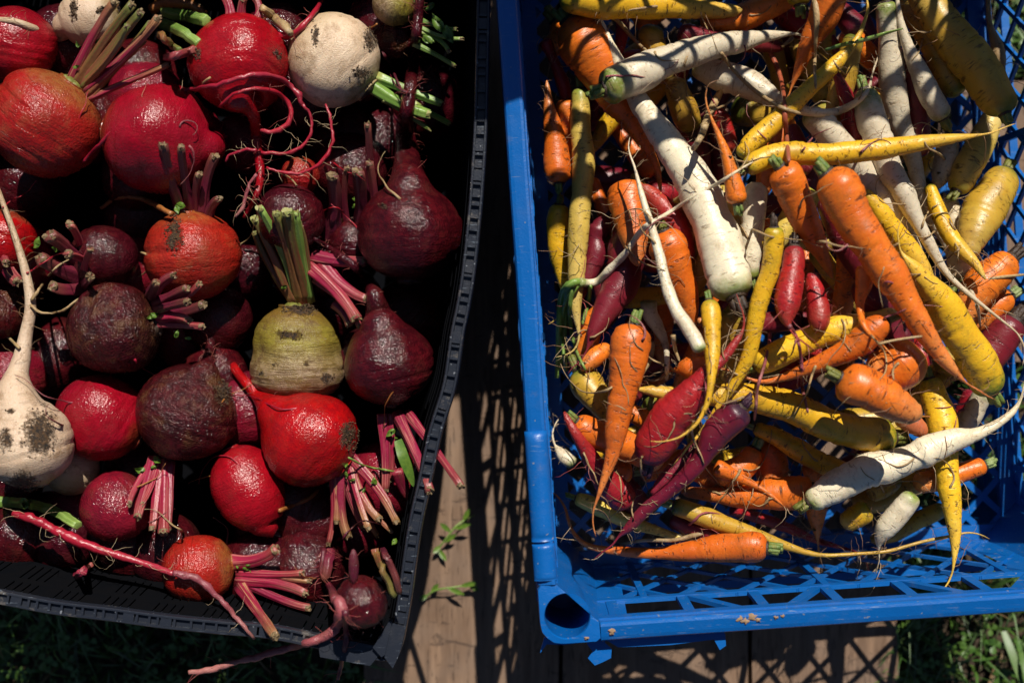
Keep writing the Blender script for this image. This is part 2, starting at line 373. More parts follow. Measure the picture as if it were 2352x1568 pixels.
# ---------------------------------------------------------------- the heap: things rest on what lies under them
HEAP = np.zeros((0, 5))       # x y z r owner
OWNER = [0]
def clear(xy, r, floor, skip=-1, squash=.9):
    "lowest centre height of a ball of radius r at xy"
    z = floor + r
    if len(HEAP):
        H = HEAP if skip < 0 else HEAP[HEAP[:, 4] != skip]
        d2 = (H[:, 0] - xy[0]) ** 2 + (H[:, 1] - xy[1]) ** 2
        rr = (H[:, 3] + r) * squash
        k = d2 < rr * rr
        if k.any():
            z = max(z, float((H[k, 2] + np.sqrt(rr[k] ** 2 - d2[k])).max()))
    return z
def put(P, Rr, owner):
    global HEAP
    HEAP = np.vstack([HEAP, np.column_stack([P, Rr, np.full(len(P), owner)])])
def settle(px, body_min=.45, floor=lambda x, y: 0.02, bend=True, squash=.88, zstart=.13, lift=0.0):
    "px: samples (x,y,r) in picture units -> world points and radii, rigid body with a limp tail"
    n = len(px); z = np.full(n, zstart)
    rmax = px[:, 2].max()
    body = px[:, 2] > rmax * body_min
    if body.sum() < 3: body[:] = True
    for it in range(3):
        P = np.array([W(px[i, 0], px[i, 1], z[i]) for i in range(n)]); rr = np.array([PM(px[i, 2], z[i]) for i in range(n)])
        req = np.array([clear(P[i, :2], rr[i], floor(px[i, 0], px[i, 1]), squash=squash) for i in range(n)])
        s = np.concatenate([[0], np.cumsum(np.linalg.norm(np.diff(P[:, :2], axis=0), axis=1))])
        best = None
        for b in np.linspace(-.32, .32, 33):
            a = (req[body] - b * s[body]).max(); cost = a + b * s[body].mean() + abs(b) * .004
            if best is None or cost < best[0]: best = (cost, a, b)
        line = best[1] + best[2] * s
        z = line.copy()
        if not body.all():
            last = np.where(body)[0].max(); first = np.where(body)[0].min()
            for i in range(last + 1, n): z[i] = max(req[i], min(line[i], z[last] + .004) - .25 * (s[i] - s[last]) * 0 )
            for i in range(first - 1, -1, -1): z[i] = max(req[i], min(line[i], z[first] + .004))
            for k in range(3):
                zz = z.copy()
                for i in range(1, n - 1):
                    if not body[i]: zz[i] = max(req[i], (z[i - 1] + z[i] * 2 + z[i + 1]) / 4)
                z = zz
    P = np.array([W(px[i, 0], px[i, 1], z[i] + lift) for i in range(n)]); rr = np.array([PM(px[i, 2], z[i] + lift) for i in range(n)])
    return P, rr
def limp(px, floor=lambda x, y: .02, z0=None, squash=.9, lift=0.0, zstart=.16, over=6):
    n = len(px); z = np.full(n, zstart)
    for it in range(3):
        P = np.array([W(px[i, 0], px[i, 1], z[i]) for i in range(n)]); rr = np.array([PM(px[i, 2], z[i]) for i in range(n)])
        req = np.array([clear(P[i, :2], rr[i], floor(px[i, 0], px[i, 1]), squash=squash) for i in range(n)]) + lift
        z = req.copy()
        if z0 is not None: z[0] = z0
        for k in range(over):
            zz = z.copy(); zz[1:-1] = np.maximum(req[1:-1], (z[:-2] + z[1:-1] + z[2:]) / 3)
            zz[-1] = max(req[-1], z[-2] - .002)
            if z0 is not None: zz[0] = z0
            z = zz
    if z0 is not None:
        # leave the body smoothly
        for i in range(1, n): z[i] = max(z[i], z0 - .6 * np.linalg.norm(P[i, :2] - P[0, :2]) * 3)
    P = np.array([W(px[i, 0], px[i, 1], z[i]) for i in range(n)]); rr = np.array([PM(px[i, 2], z[i]) for i in range(n)])
    return P, rr
# ---------------------------------------------------------------- ground
GZ = -.075                       # height of the boards; the picture's depth is set from here
def sheet(name, x0, x1, y0, y1, z, n, amp, mat, scale=8):
    vs, fs = [], []
    for j in range(n + 1):
        for i in range(n + 1):
            x = x0 + (x1 - x0) * i / n; y = y0 + (y1 - y0) * j / n
            vs.append((x, y, z + amp * noise.noise(Vector((x * scale, y * scale, 3)))))
    for j in range(n):
        for i in range(n):
            a = j * (n + 1) + i; fs.append((a, a + 1, a + n + 2, a + n + 1))
    o = mesh_obj(name, vs, fs, mat); return o
g = sheet('ground', -1.6, 1.6, -1.4, 1.6, GZ - .030, 120, .012, SOIL, 9); g['kind'] = 'structure'
far = mesh_obj('far_ground', [(-200, -200, -.14), (200, -200, -.14), (200, 200, -.14), (-200, 200, -.14)], [(0, 1, 2, 3)], SOIL); far['kind'] = 'structure'

def board(x0, x1, y0, y1, label, seed, rag=.004):
    "weathered board lying along y with uneven edges"
    n = 70; G = Geo(); vs = []; m = 10
    for i in range(n + 1):
        y = y0 + (y1 - y0) * i / n
        e0 = rag * noise.noise(Vector((seed, y * 14, 0))); e1 = rag * noise.noise(Vector((seed + 9, y * 14, 0)))
        row = [(x0 + e0, GZ - .026)]
        for k in range(m + 1):
            x = x0 + e0 + (x1 + e1 - x0 - e0) * k / m
            ed = min(k, m - k) / m
            z = GZ - .0015 * (1 if k in (0, m) else 0) + .0012 * noise.noise(Vector((x * 60, y * 9, seed)))
            row.append((x, z))
        row.append((x1 + e1, GZ - .026))
        for (x, z) in row: vs.append((x, y, z))
    w = m + 3; fs = []
    for i in range(n):
        for k in range(w - 1): fs.append((i * w + k, i * w + k + 1, (i + 1) * w + k + 1, (i + 1) * w + k))
    fs.append(tuple(range(w - 1, -1, -1))); fs.append(tuple(n * w + k for k in range(w)))
    o = mesh_obj('wooden_board', vs, fs, WOOD, smooth=False)
    tag(o, label, 'board', 'weathered boards under the crates'); return o
board(-.150, .046, -.62, .80, 'weathered wooden board with a sunlit strip between the black crate and the blue crate', 1)
board(.051, .236, -.60, .78, 'weathered board under the blue crate, seen below its left corner', 5)
board(.241, .385, -.58, .80, 'weathered board with sunlit triangles below the middle of the blue rim', 9)
board(.425, .540, -.02, .26, 'short weathered board seen through the right lattice of the blue crate', 13)

# grass and weeds: nobody could count them
def grass(name, areas, mat, count, h0, h1, seed, wid=.0022):
    r = random.Random(seed); vs = []; fs = []
    for k in range(count):
        ar = areas[r.randrange(len(areas))]
        x = r.uniform(ar[0], ar[1]); y = r.uniform(ar[2], ar[3]); z = GZ - .032
        h = r.uniform(h0, h1); a = r.uniform(0, 6.28); lean = r.uniform(.2, 1.1) * h; w = wid * r.uniform(.5, 1.5)
        dx, dy = math.cos(a), math.sin(a); px_, py_ = -dy, dx
        o = len(vs)
        for q in range(4):
            t = q / 3; ww = w * (1 - t * .95)
            cx, cy, cz = x + dx * lean * t * t, y + dy * lean * t * t, z + h * t * (1 - .25 * t)
            vs.append((cx - px_ * ww, cy - py_ * ww, cz)); vs.append((cx + px_ * ww, cy + py_ * ww, cz))
            if q: fs.append((o + 2 * q - 2, o + 2 * q - 1, o + 2 * q + 1, o + 2 * q))
    o = mesh_obj(name, vs, fs, mat); o['kind'] = 'stuff'; o['label'] = 'low grass growing round the boards'; o['category'] = 'grass'
    return o
def clover(name, areas, mat, count, seed):
    r = random.Random(seed); vs = []; fs = []
    for k in range(count):
        ar = areas[r.randrange(len(areas))]
        x = r.uniform(ar[0], ar[1]); y = r.uniform(ar[2], ar[3]); z = GZ - .03 + r.uniform(.004, .03); s = r.uniform(.003, .009)
        for q in range(3):
            a = r.uniform(0, .5) + q * 2.094; dx, dy = math.cos(a), math.sin(a); o = len(vs)
            tz = r.uniform(-.3, .5)
            for (u, v) in ((0, 0), (.6, .45), (1.0, .35), (1.1, 0), (1.0, -.35), (.6, -.45)):
                vs.append((x + (dx * u - dy * v) * s, y + (dy * u + dx * v) * s, z + tz * u * s - abs(v) * s * .3))
            fs.append((o, o + 1, o + 2, o + 3)); fs.append((o, o + 3, o + 4, o + 5))
    o = mesh_obj(name, vs, fs, mat); o['kind'] = 'stuff'; o['label'] = 'small round leaved weeds growing round the boards'; o['category'] = 'weeds'
    return o
A_all = [(-.62, -.152, -.52, .5), (.388, .66, -.52, -.03), (.388, .66, .27, .6), (.545, .7, -.1, .3), (.388, .424, -.5, .6), (-.62, -.152, -.5, -.2)]
grass('grass', A_all, GRASS, 5200, .02, .07, 3)
grass('dark_grass', A_all, GRASSD, 3500, .02, .06, 4, .003)
grass('dry_grass', A_all, STRAW, 900, .01, .05, 5, .0018)
clover('ground_weeds', A_all, GRASS, 2600, 6)
# tall blades at the right lower corner
def blade(pts, w, mat, name, label, cat='grass blade', group=None):
    P = catmull(pts, 18); vs = []; fs = []
    n = len(P)
    for i in range(n):
        p = W(P[i][0], P[i][1], P[i][2] + GZ); t = i / (n - 1)
        q = W(*P[min(i + 1, n - 1)][:3]) - W(*P[max(i - 1, 0)][:3]); q.z = 0; q.normalize()
        s = Vector((-q.y, q.x, 0)); ww = w * math.sin(math.pi * min(1, (t * .8 + .2))) ** .6
        if t > .97: ww *= .2
        vs += [p - s * ww, p + Vector((0, 0, -.0006)), p + s * ww]
        if i: o = 3 * i; fs += [(o - 3, o - 2, o + 1, o), (o - 2, o - 1, o + 2, o + 1)]
    o = mesh_obj(name, vs, fs, mat); tag(o, label, cat, group); return o
blade([(2305, 1449, 0), (2325, 1500, .01), (2350, 1580, .02)], .0040, GRASS, 'grass_blade', 'broad grass blade in the lower right corner, nearer the blue rim', group='broad grass blades')
blade([(2338, 1470, 0), (2352, 1530, .02), (2362, 1600, .03)], .0030, GRASS, 'grass_blade', 'broad grass blade at the right picture edge in the lower corner', group='broad grass blades')
blade([(2300, 1500, -.02), (2285, 1540, -.01), (2262, 1600, 0)], .0026, STRAW, 'grass_blade', 'dry tan grass blade lying in the lower right corner', group='broad grass blades')
# two sprigs on the sunlit board
def sprig(pts, leaves, label):
    P = catmull([(x, y, 3.0) for x, y in pts], 14); n = len(P)
    PP = np.array([W(p[0], p[1], GZ + .004 + .010 * math.sin(math.pi * i / (n - 1))) for i, p in enumerate(P)])
    v, f, at = sweep(PP, np.linspace(.0011, .0006, n), 6)
    o = mesh_obj('weed_sprig', v, f, SG, attrs=at); tag(o, label, 'weed', 'weed sprigs on the board')
    for (t, ang, ln) in leaves:
        b0 = Vector(PP[int(t * (n - 1))]); d = Vector((math.cos(ang), math.sin(ang), .25)); s = Vector((-d.y, d.x, 0))
        vs = []
        for u, w in ((0, .0004), (.3, .0022), (.65, .0026), (1, .0003)):
            vs += [b0 + d * ln * u - s * w, b0 + d * ln * u + Vector((0, 0, -.0006)), b0 + d * ln * u + s * w]
        fs = []
        for k in range(3): fs += [(3*k, 3*k+1, 3*k+4, 3*k+3), (3*k+1, 3*k+2, 3*k+5, 3*k+4)]
        mesh_obj('leaf', vs, fs, LEAF, o)
sprig([(1000, 1268), (1022, 1240), (1050, 1205), (1090, 1182)], [(.1, -.9, .014), (.25, .6, .016), (.5, 2.4, .014), (.55, .3, .018), (.8, 1.1, .014), (.2, 3.9, .010)], 'green weed sprig lying on the sunlit board, beside the black rim, the upper one')
sprig([(975, 1372), (1000, 1355), (1040, 1348), (1095, 1340)], [(.2, .9, .012), (.5, -.3, .018), (.7, .25, .018), (.85, -.4, .012), (.1, 3.6, .01)], 'green weed sprig lying flat on the sunlit board, below the other sprig')

# ---------------------------------------------------------------- blue crate
TH = R(3.9)
def crate_frame(ox, oy, oz, th):
    c, s = math.cos(th), math.sin(th)
    return lambda x, y, z: Vector((ox + c * x - s * y, oy + s * x + c * y, oz + z))
def clipseg(p, q, u0, u1, v0, v1):
    t0, t1 = 0., 1.; d = (q[0] - p[0], q[1] - p[1])
    for pp, dd, lo, hi in ((p[0], d[0], u0, u1), (p[1], d[1], v0, v1)):
        if abs(dd) < 1e-9:
            if pp < lo or pp > hi: return None
        else:
            a, b = (lo - pp) / dd, (hi - pp) / dd
            if a > b: a, b = b, a
            t0, t1 = max(t0, a), min(t1, b)
    if t1 - t0 < 1e-3: return None
    return (p[0] + d[0] * t0, p[1] + d[1] * t0), (p[0] + d[0] * t1, p[1] + d[1] * t1)
def lattice_wall(F, p0, p1, inward, H, skew, seed):
    "wall from p0 to p1 (local xy), inward = unit normal; leans inward by skew at the foot"
    G = Geo(); p0 = Vector((p0[0], p0[1], 0)); p1 = Vector((p1[0], p1[1], 0)); Lw = (p1 - p0).length; du = (p1 - p0) / Lw
    inn = Vector((inward[0], inward[1], 0))
    def pt(u, v, off=0):
        q = p0 + du * u + inn * (skew * v / H + off); return F(q.x, q.y, H - v)
    def bar(a, b, w, th=.0016, k=0.0):
        A = pt(*a); B = pt(*b); d = B - A; ln = d.length
        if ln < .002: return
        d.normalize(); nn = (pt(0, 0, .01) - pt(0, 0)).normalized(); s = d.cross(nn).normalized()
        G.box((A + B) / 2 + nn * k, (d, s, nn), (ln / 2 + w * .3, w / 2, th))
    e = .046
    bar((e - .012, .012), (Lw - e + .012, .012), .010, .0022)
    bar((e * .6, .062), (Lw - e * .6, .062), .0075, .0020, .0002)
    bar((e * .6, H - .012), (Lw - e * .6, H - .012), .018, .0021, .0001)
    bar((e * .6, .175), (Lw - e * .6, .175), .005, .0019, .0004)
    u = e; k = 0
    r = random.Random(seed)
    while u < Lw - e:                                  # slots under the rim
        bar((u, .010), (u, .064), .0085, .0018)
        if k % 3 == 1: bar((u + .005, .062), (u + .040, .012), .008, .0017, .0003)
        if k % 3 == 2: bar((u + .055, .062), (u + .020, .012), .008, .0017, .0003)
        u += .0585; k += 1
    v0, v1 = .060, H - .016
    c = -.3
    while c < Lw + .3:                                  # crossing diagonals
        for sg in (1, -1):
            s_ = clipseg((c, v0), (c + sg * .16, v1 + .0), e * .7, Lw - e * .7, v0, v1)
            if s_: bar(s_[0], s_[1], .0042, .0014, .0003 * sg)
        c += .050 if inward[0] == 0 else .036
    u = e
    while u < Lw - e + .01:
        bar((u + .028, .062), (u + .028, H - .014), .0060, .0019, .0006); u += .150
    return G
def blue_crate(ox, oy, oz, th, label, group, detail=True, Wd=.472, Ld=.60, H=.267):
    F = crate_frame(ox, oy, oz, th)
    root = bpy.data.objects.new('plastic_crate', None); COL.objects.link(root); root.location = F(0, 0, 0)
    tag(root, label, 'crate', group)
    rw = .0150
    # rim: a sloping flange swept round, inner edge higher
    G = Geo()
    def rail(a, b, inn, raised=0.0, w=rw, cut0=0, cut1=0):
        a = Vector((a[0], a[1])); b = Vector((b[0], b[1])); d = (b - a).normalized(); a = a + d * cut0; b = b - d * cut1; inn = Vector(inn)
        sec = [(0, -.030), (0, -.0035), (.0012, -.0012), (.004, 0), (w - .003, .0022), (w - .001, .0018), (w, 0), (w, -.012), (w - .003, -.012), (w - .003, -.0025), (.003, -.0040), (.003, -.030)]
        vs = []; n = max(2, int((b - a).length / .01)); m = len(sec)
        for i in range(n + 1):
            t = i / n; q = a + (b - a) * t
            wob = .0006 * noise.noise(Vector((q.x * 9 + ox, q.y * 9, 1)))
            for (o_, z_) in sec: vs.append(F(q.x + inn.x * (o_ + wob), q.y + inn.y * (o_ + wob), H + z_ + raised + wob))
        fs = [(i * m + k, (i + 1) * m + k, (i + 1) * m + (k + 1) % m, i * m + (k + 1) % m) for i in range(n) for k in range(m)]
        fs += [tuple(range(m)), tuple(n * m + k for k in range(m - 1, -1, -1))]
        G.add(vs, fs)
    cg = .0465
    rail((0, 0), (0, Ld), (1, 0), 0, rw, cg, cg); rail((Wd, 0), (Wd, Ld), (-1, 0), 0, rw, cg, cg)
    rail((0, 0), (Wd, 0), (0, 1), 0, rw, cg, cg); rail((0, Ld), (Wd, Ld), (0, -1), 0, rw, cg, cg)
    rim = G.build('rim', BLUE, root, smooth=False)
    if detail:                                        # raised grip cover on the left rail
        G = Geo()
        def cov(a0, a1, z, w0, w1):
            vs = []; sec = [(-.0016, -.010), (-.0018, .0), (.0, z * .9), (.003, z + .0022), (.0075, z + .0030), (.012, z + .0022), (.0155, z * .6), (.0160, -.002), (.0160, -.010)]
            n = 20
            for i in range(n + 1):
                y = a0 + (a1 - a0) * i / n; e_ = min(1, min(i, n - i) / 1.2)
                for (o_, z_) in sec: vs.append(F(o_, y, H + z_ * (.5 + .5 * e_)))
            m = len(sec)
            G.add(vs, [(i * m + k, i * m + k + 1, (i + 1) * m + k + 1, (i + 1) * m + k) for i in range(n) for k in range(m - 1)] + [tuple(range(m)), tuple(n * m + k for k in range(m))])
        cov(.050, .078, .0022, 0, 0); cov(.080, .165, .0030, 0, 0)
        G.build('grip_cover', BLUE, root)
    # corner blocks with hole
    for (cx, cy, sx, sy) in ((0, 0, 1, 1), (Wd, 0, -1, 1), (0, Ld, 1, -1), (Wd, Ld, -1, -1)):
        G = Geo(); hx, hy, hr = .0215, .0215, .0172
        poly = [(0, cg + .001), (0, .017), (.005, .005), (.017, 0), (cg + .007, 0), (cg + .007, rw - .001), (rw - .001, cg + .001)]
        poly = [(.0, cg), (.0, .017), (.0012, .010), (.005, .005), (.010, .0012), (.017, 0), (cg, 0), (cg, rw), (rw, cg)]
        NS = 48; outer = []; inner = []
        for k in range(NS):
            a = 2 * math.pi * k / NS; dx, dy = math.cos(a), math.sin(a); best = 9
            for i in range(len(poly)):
                x1, y1 = poly[i]; x2, y2 = poly[(i + 1) % len(poly)]
                ex, ey = x2 - x1, y2 - y1; den = dx * ey - dy * ex
                if abs(den) < 1e-12: continue
                t = ((x1 - hx) * ey - (y1 - hy) * ex) / den; u = ((x1 - hx) * dy - (y1 - hy) * dx) / den
                if t > 0 and -1e-6 <= u <= 1 + 1e-6: best = min(best, t)
            outer.append((hx + dx * best, hy + dy * best)); inner.append((hx + dx * hr, hy + dy * hr))
        rows = [[(x, y, H - .034) for x, y in outer], [(x, y, H - .002) for x, y in outer], [(hx + (x - hx) * .975, hy + (y - hy) * .975, H + .0004) for x, y in outer],
                [(hx + (x - hx) * 1.04, hy + (y - hy) * 1.04, H + .0010) for x, y in inner], [(x, y, H - .0008) for x, y in inner], [(hx + (x - hx) * .98, hy + (y - hy) * .98, H - .10) for x, y in inner]]
        vs = []
        for row in rows: vs += [F(cx + sx * x, cy + sy * y, z) for x, y, z in row]
        fs = [(r_ * NS + k, r_ * NS + (k + 1) % NS, (r_ + 1) * NS + (k + 1) % NS, (r_ + 1) * NS + k) for r_ in range(5) for k in range(NS)]
        fs.append(tuple(5 * NS + k for k in range(NS)))
        G.add(vs, fs)
        cb = G.build('corner_block', BLUE, root, smooth=False)
        # chamfer plate going down inside
        G = Geo(); n = 14; a = Vector((cg + .010, rw - .0005)); b = Vector((rw - .0005, cg + .010)); vs = []
        A0 = Vector((cg, rw)); B0 = Vector((rw, cg))
        for j in range(n + 1):
            v = (H - .004) * j / n; shr = .012 * v / H
            for t, ee in ((-.28, -1), (0, 0), (.33, 0), (.66, 0), (1, 0), (1.28, 1)):
                q = A0 + (B0 - A0) * min(max(t, 0), 1)
                if t < 0: q = A0 + Vector((.022, -.002))
                if t > 1: q = B0 + Vector((-.002, .022))
                vs.append(F(cx + sx * (q.x + shr), cy + sy * (q.y + shr), H - .001 - v))
        fs = [(j * 6 + k, j * 6 + k + 1, (j + 1) * 6 + k + 1, (j + 1) * 6 + k) for j in range(n) for k in range(5)]
        G.add(vs, fs); G.build('corner_panel', BLUE, root, smooth=False)
    ins = .0135
    for nm, a, b, inn, sd in (('lattice_panel', (ins, ins), (Wd - ins, ins), (0, 1), 1), ('lattice_panel', (ins, Ld - ins), (Wd - ins, Ld - ins), (0, -1), 2),
                             ('lattice_panel', (ins, ins), (ins, Ld - ins), (1, 0), 3), ('lattice_panel', (Wd - ins, ins), (Wd - ins, Ld - ins), (-1, 0), 4)):
        lattice_wall(F, a, b, inn, H, .012, sd).build(nm, BLUE, root, smooth=False)
    G = Geo()                                          # ledge round the foot, outside the lattice
    for a, b, nn in (((.0, -.002), (Wd, -.002), (0, 1)), ((.0, Ld + .002), (Wd, Ld + .002), (0, 1)), ((.004, 0), (.004, Ld), (1, 0)), ((Wd - .004, 0), (Wd - .004, Ld), (1, 0))):
        A = F(a[0], a[1], .085); B = F(b[0], b[1], .085); d = B - A
        G.box((A + B) / 2, (d.normalized(), d.normalized().cross(Vector((0, 0, 1))), Vector((0, 0, 1))), (d.length / 2, .0036, .002))
    G.build('base_ledge', BLUE, root, smooth=False)
    G = Geo(); zf = .078                               # floor grid
    x0, x1, y0, y1 = .028, Wd - .028, .028, Ld - .028
    c = -Ld
    ez = Vector((0, 0, 1))
    while c < Wd + Ld:
        for sg in (1, -1):
            s_ = clipseg((c, y0), (c + sg * Ld, y0 + Ld), x0, x1, y0, y1)
            if s_:
                A = F(s_[0][0], s_[0][1], zf + .0003 * sg); B = F(s_[1][0], s_[1][1], zf + .0003 * sg); d = (B - A)
                if d.length > .004: G.box((A + B) / 2, (d.normalized(), d.normalized().cross(ez), ez), (d.length / 2, .0028, .0016))
        c += .034
    for (a, b) in (((x0, y0), (x1, y0)), ((x1, y0), (x1, y1)), ((x1, y1), (x0, y1)), ((x0, y1), (x0, y0))):
        A = F(a[0], a[1], zf); B = F(b[0], b[1], zf); d = B - A
        G.box((A + B) / 2, (d.normalized(), d.normalized().cross(ez), ez), (d.length / 2 + .004, .008, .0040))
    G.build('floor_grid', BLUE, root, smooth=False)
    if detail:
        # broken lip under the near rail
        G = Geo()
        def tabp(poly, z, th=.0016):
            m = len(poly); vs = [F(x, y, z) for x, y in poly] + [F(x, y, z - th) for x, y in poly]
            G.add(vs, [tuple(range(m)), tuple(range(2 * m - 1, m - 1, -1))] + [(k, m + k, m + (k + 1) % m, (k + 1) % m) for k in range(m)])
        zl = H - .019
        tabp([(.004, -.004), (.018, -.0055), (.034, -.0045), (.055, -.005), (.0555, .004), (.004, .004)], zl)
        tabp([(-.001, -.010), (.005, -.003), (.009, -.002), (.008, .002), (.003, .002), (.0, -.006)], zl + .0022)
        tabp([(.036, -.005), (.040, -.011), (.036, -.016), (.041, -.022), (.047, -.020), (.054, -.017), (.055, -.010), (.050, -.0049), (.051, .001), (.038, .001)], zl + .0044)
        tabp([(.045, .002), (.060, -.0085), (.10, -.0095), (.135, -.0075), (.139, -.016), (.144, -.013), (.144, -.004), (.139, .003)], zl + .0066)
        G.build('broken_lip', BLUE, root, smooth=False)
        G = Geo(); r = random.Random(5)
        for (mx, my, mr) in ((.055, .0075, .0030), (.154, .0110, .0036), (.158, .0092, .0034), (.163, .0105, .0044), (.168, .0090, .0026), (.181, .0100, .0022), (.035, .004, .0018), (.187, .0104, .0024)):
            vs = [F(mx, my, H + .0034)]
            for k in range(12):
                a = k * .5236; rr = mr * r.uniform(.35, 1.3); vs.append(F(mx + rr * math.cos(a), my + rr * .75 * math.sin(a), H + .0016 + .0003 * (k % 2)))
            G.add(vs, [(0, 1 + k, 1 + (k + 1) % 12) for k in range(12)])
        md = G.build('dried_mud', MUD, root); md['kind'] = 'stuff'
    return root
H_B = .195
cx0, cy0 = W(1243, 1482, H_B).x, W(1243, 1482, H_B).y
blue = blue_crate(cx0, cy0, H_B - .267, TH, 'blue plastic lattice crate heaped with carrots, with a round hole in its corner', 'blue plastic crates')

def at_crate(x, y, z):
    c, s = math.cos(TH), math.sin(TH); return Vector((cx0 + c * x - s * y, cy0 + s * x + c * y, z))
q0 = at_crate(.02, .650, 0)  # unseen stack, added so its lattice shades the upper carrots
blue_crate(q0.x, q0.y, GZ + .003, TH, 'unseen empty blue crate added beyond the carrots for lattice shade, bottom one of its stack', 'blue plastic crates', False)
blue_crate(q0.x, q0.y, GZ + .272, TH, 'unseen empty blue crate added beyond the carrots for lattice shade, top one of its stack', 'blue plastic crates', False)

# ---------------------------------------------------------------- black crate
ZB = .185
RIMPX = [(905, 1490), (918, 1435), (930, 1365), (940, 1290), (954, 1200), (975, 1105), (1000, 990), (1032, 884), (1050, 767), (1063, 704), (1075, 630), (1085, 542), (1094, 442), (1103, 300), (1107, 150), (1110, 0), (1112, -180), (1090, -230)]
RIMTOP = [(1000, -245), (600, -300), (100, -355), (-160, -385)]
RIMLEFT = [(-215, -350), (-240, 0), (-260, 500), (-275, 900), (-290, 1280)]
RIMBOT = [(-260, 1335), (-100, 1358), (0, 1373), (125, 1396), (250, 1411), (375, 1428), (500, 1441), (620, 1452), (740, 1476), (820, 1490), (880, 1503)]
loop = RIMBOT + RIMPX + RIMTOP + RIMLEFT
Lp = catmull([(x, y, 0) for x, y in loop + [loop[0]]], 620)[:-1]
LW = np.array([W(x, y, ZB) for x, y, _ in Lp]); nL = len(LW)
ctr = LW.mean(0)
tang = np.roll(LW, -1, 0) - np.roll(LW, 1, 0); tang /= np.linalg.norm(tang, axis=1)[:, None]
inn = np.column_stack([-tang[:, 1], tang[:, 0], np.zeros(nL)])
if inn[100].dot(ctr - LW[100]) < 0: inn = -inn
black = bpy.data.objects.new('plastic_crate', None); COL.objects.link(black); black.location = (float(ctr[0]), float(ctr[1]), GZ)
tag(black, 'black plastic crate with a bulging ridged rim, full of beetroots and turnips', 'crate')
def loop_section(sec, name, mat, parent, smooth=False):
    m = len(sec); vs = []
    for i in range(nL):
        for (o_, z_) in sec: vs.append(LW[i] + inn[i] * o_ + np.array([0, 0, z_]))
    fs = [(i * m + k, ((i + 1) % nL) * m + k, ((i + 1) % nL) * m + (k + 1) % m, i * m + (k + 1) % m) for i in range(nL) for k in range(m)]
    return mesh_obj(name, vs, fs, mat, parent, smooth=smooth)
# channel rim: two raised edges with a sunk floor between them
loop_section([(-.0052, -.020), (-.0052, -.0008), (-.0046, 0), (-.0034, 0), (-.0030, -.0008), (-.0028, -.0034), (.0028, -.0034), (.0030, -.0008), (.0034, 0), (.0046, 0), (.0052, -.0008), (.0052, -.014), (.0036, -.014), (.0036, -.006), (-.0036, -.006), (-.0036, -.020)], 'rim', BLACK, black)
# ribs across the channel
rb = random.Random(11); i = 3; ribN = 0
while i < nL - 3 and ribN < 290:
    G = Geo(); t = Vector(tang[i]); s = Vector(inn[i]); big = rb.random() < .22
    G.box(Vector(LW[i]) + Vector((0, 0, -.0018)), (t, s, Vector((0, 0, 1))), ((.0042 if big else .0009), .0031, .0016))
    G.build('rib', BLACK, black, smooth=False)
    i += rb.choice((2, 3, 3, 4)); ribN += 1
# slotted walls
G = Geo(); steps = [(.006, -.010), (.010, -.06), (.016, -.12), (.022, -.175)]
def wallpt(i, v): return Vector(LW[i % nL]) + Vector(inn[i % nL]) * (.004 + .020 * v / .18) + Vector((0, 0, -v))
for i in range(0, nL, 2):
    A = wallpt(i, .008); B = wallpt(i, .256); d = (B - A); t = Vector(tang[i]); n_ = d.normalized().cross(t)
    G.box((A + B) / 2, (d.normalized(), t, n_), (d.length / 2, .0026 if i % 12 else .004, .0013))
G.build('wall_slats', BLACKSH, black, smooth=False)
for v, hh in ((.030, .003), (.070, .0025), (.100, .004), (.155, .030), (.235, .022)):
    vs = []; fs = []
    for i in range(nL):
        for dv, off in ((-hh, 0), (hh, 0), (hh, .0020), (-hh, .0020)):
            q = wallpt(i, v + dv) + Vector(inn[i]) * off; vs.append(q)
    for i in range(nL):
        for k in range(4): fs.append((i * 4 + k, ((i + 1) % nL) * 4 + k, ((i + 1) % nL) * 4 + (k + 1) % 4, i * 4 + (k + 1) % 4))
    mesh_obj('wall_band', vs, fs, BLACKSH, black, smooth=False)
vs = [wallpt(i, .180) for i in range(0, nL, 8)]
G = Geo(); G.add(vs + [v - Vector((0, 0, .003)) for v in vs], [tuple(range(len(vs))), tuple(range(2 * len(vs) - 1, len(vs) - 1, -1))]); G.build('floor_panel', BLACKSH, black, smooth=False)
# corner fitting
G = Geo()
def bpoly(poly, z, th):
    m = len(poly); vs = [W(x, y, z) for x, y in poly]; vs += [v - Vector((0, 0, th)) for v in vs]
    G.add(vs, [tuple(range(m))] + [(k, m + k, m + (k + 1) % m, (k + 1) % m) for k in range(m)])
bpoly([(728, 1458), (800, 1470), (862, 1482), (874, 1500), (850, 1528), (735, 1508)], ZB + .001, .022)
bpoly([(862, 1482), (900, 1430), (932, 1440), (918, 1500), (902, 1534), (880, 1505)], ZB + .003, .022)
bpoly([(856, 1486), (862, 1478), (894, 1425), (900, 1428), (884, 1503), (876, 1508)], ZB + .006, .012)
G.build('corner_block', BLACK, black, smooth=False)

# white scrap seen through the lattice
vs = [W(1930, 1268, .03), W(1955, 1262, .032), W(1990, 1262, .03), W(1992, 1283, .028), W(1960, 1276, .03), W(1935, 1280, .028)]
o = mesh_obj('paper_scrap', vs + [v - Vector((0, 0, .0006)) for v in vs], [(0, 1, 2, 3, 4, 5), (11, 10, 9, 8, 7, 6)] + [(k, 6 + k, 6 + (k + 1) % 6, (k + 1) % 6) for k in range(6)], WHITE, smooth=False)
tag(o, 'small white paper scrap lying behind the lattice at the bottom of the blue crate', 'paper scrap')
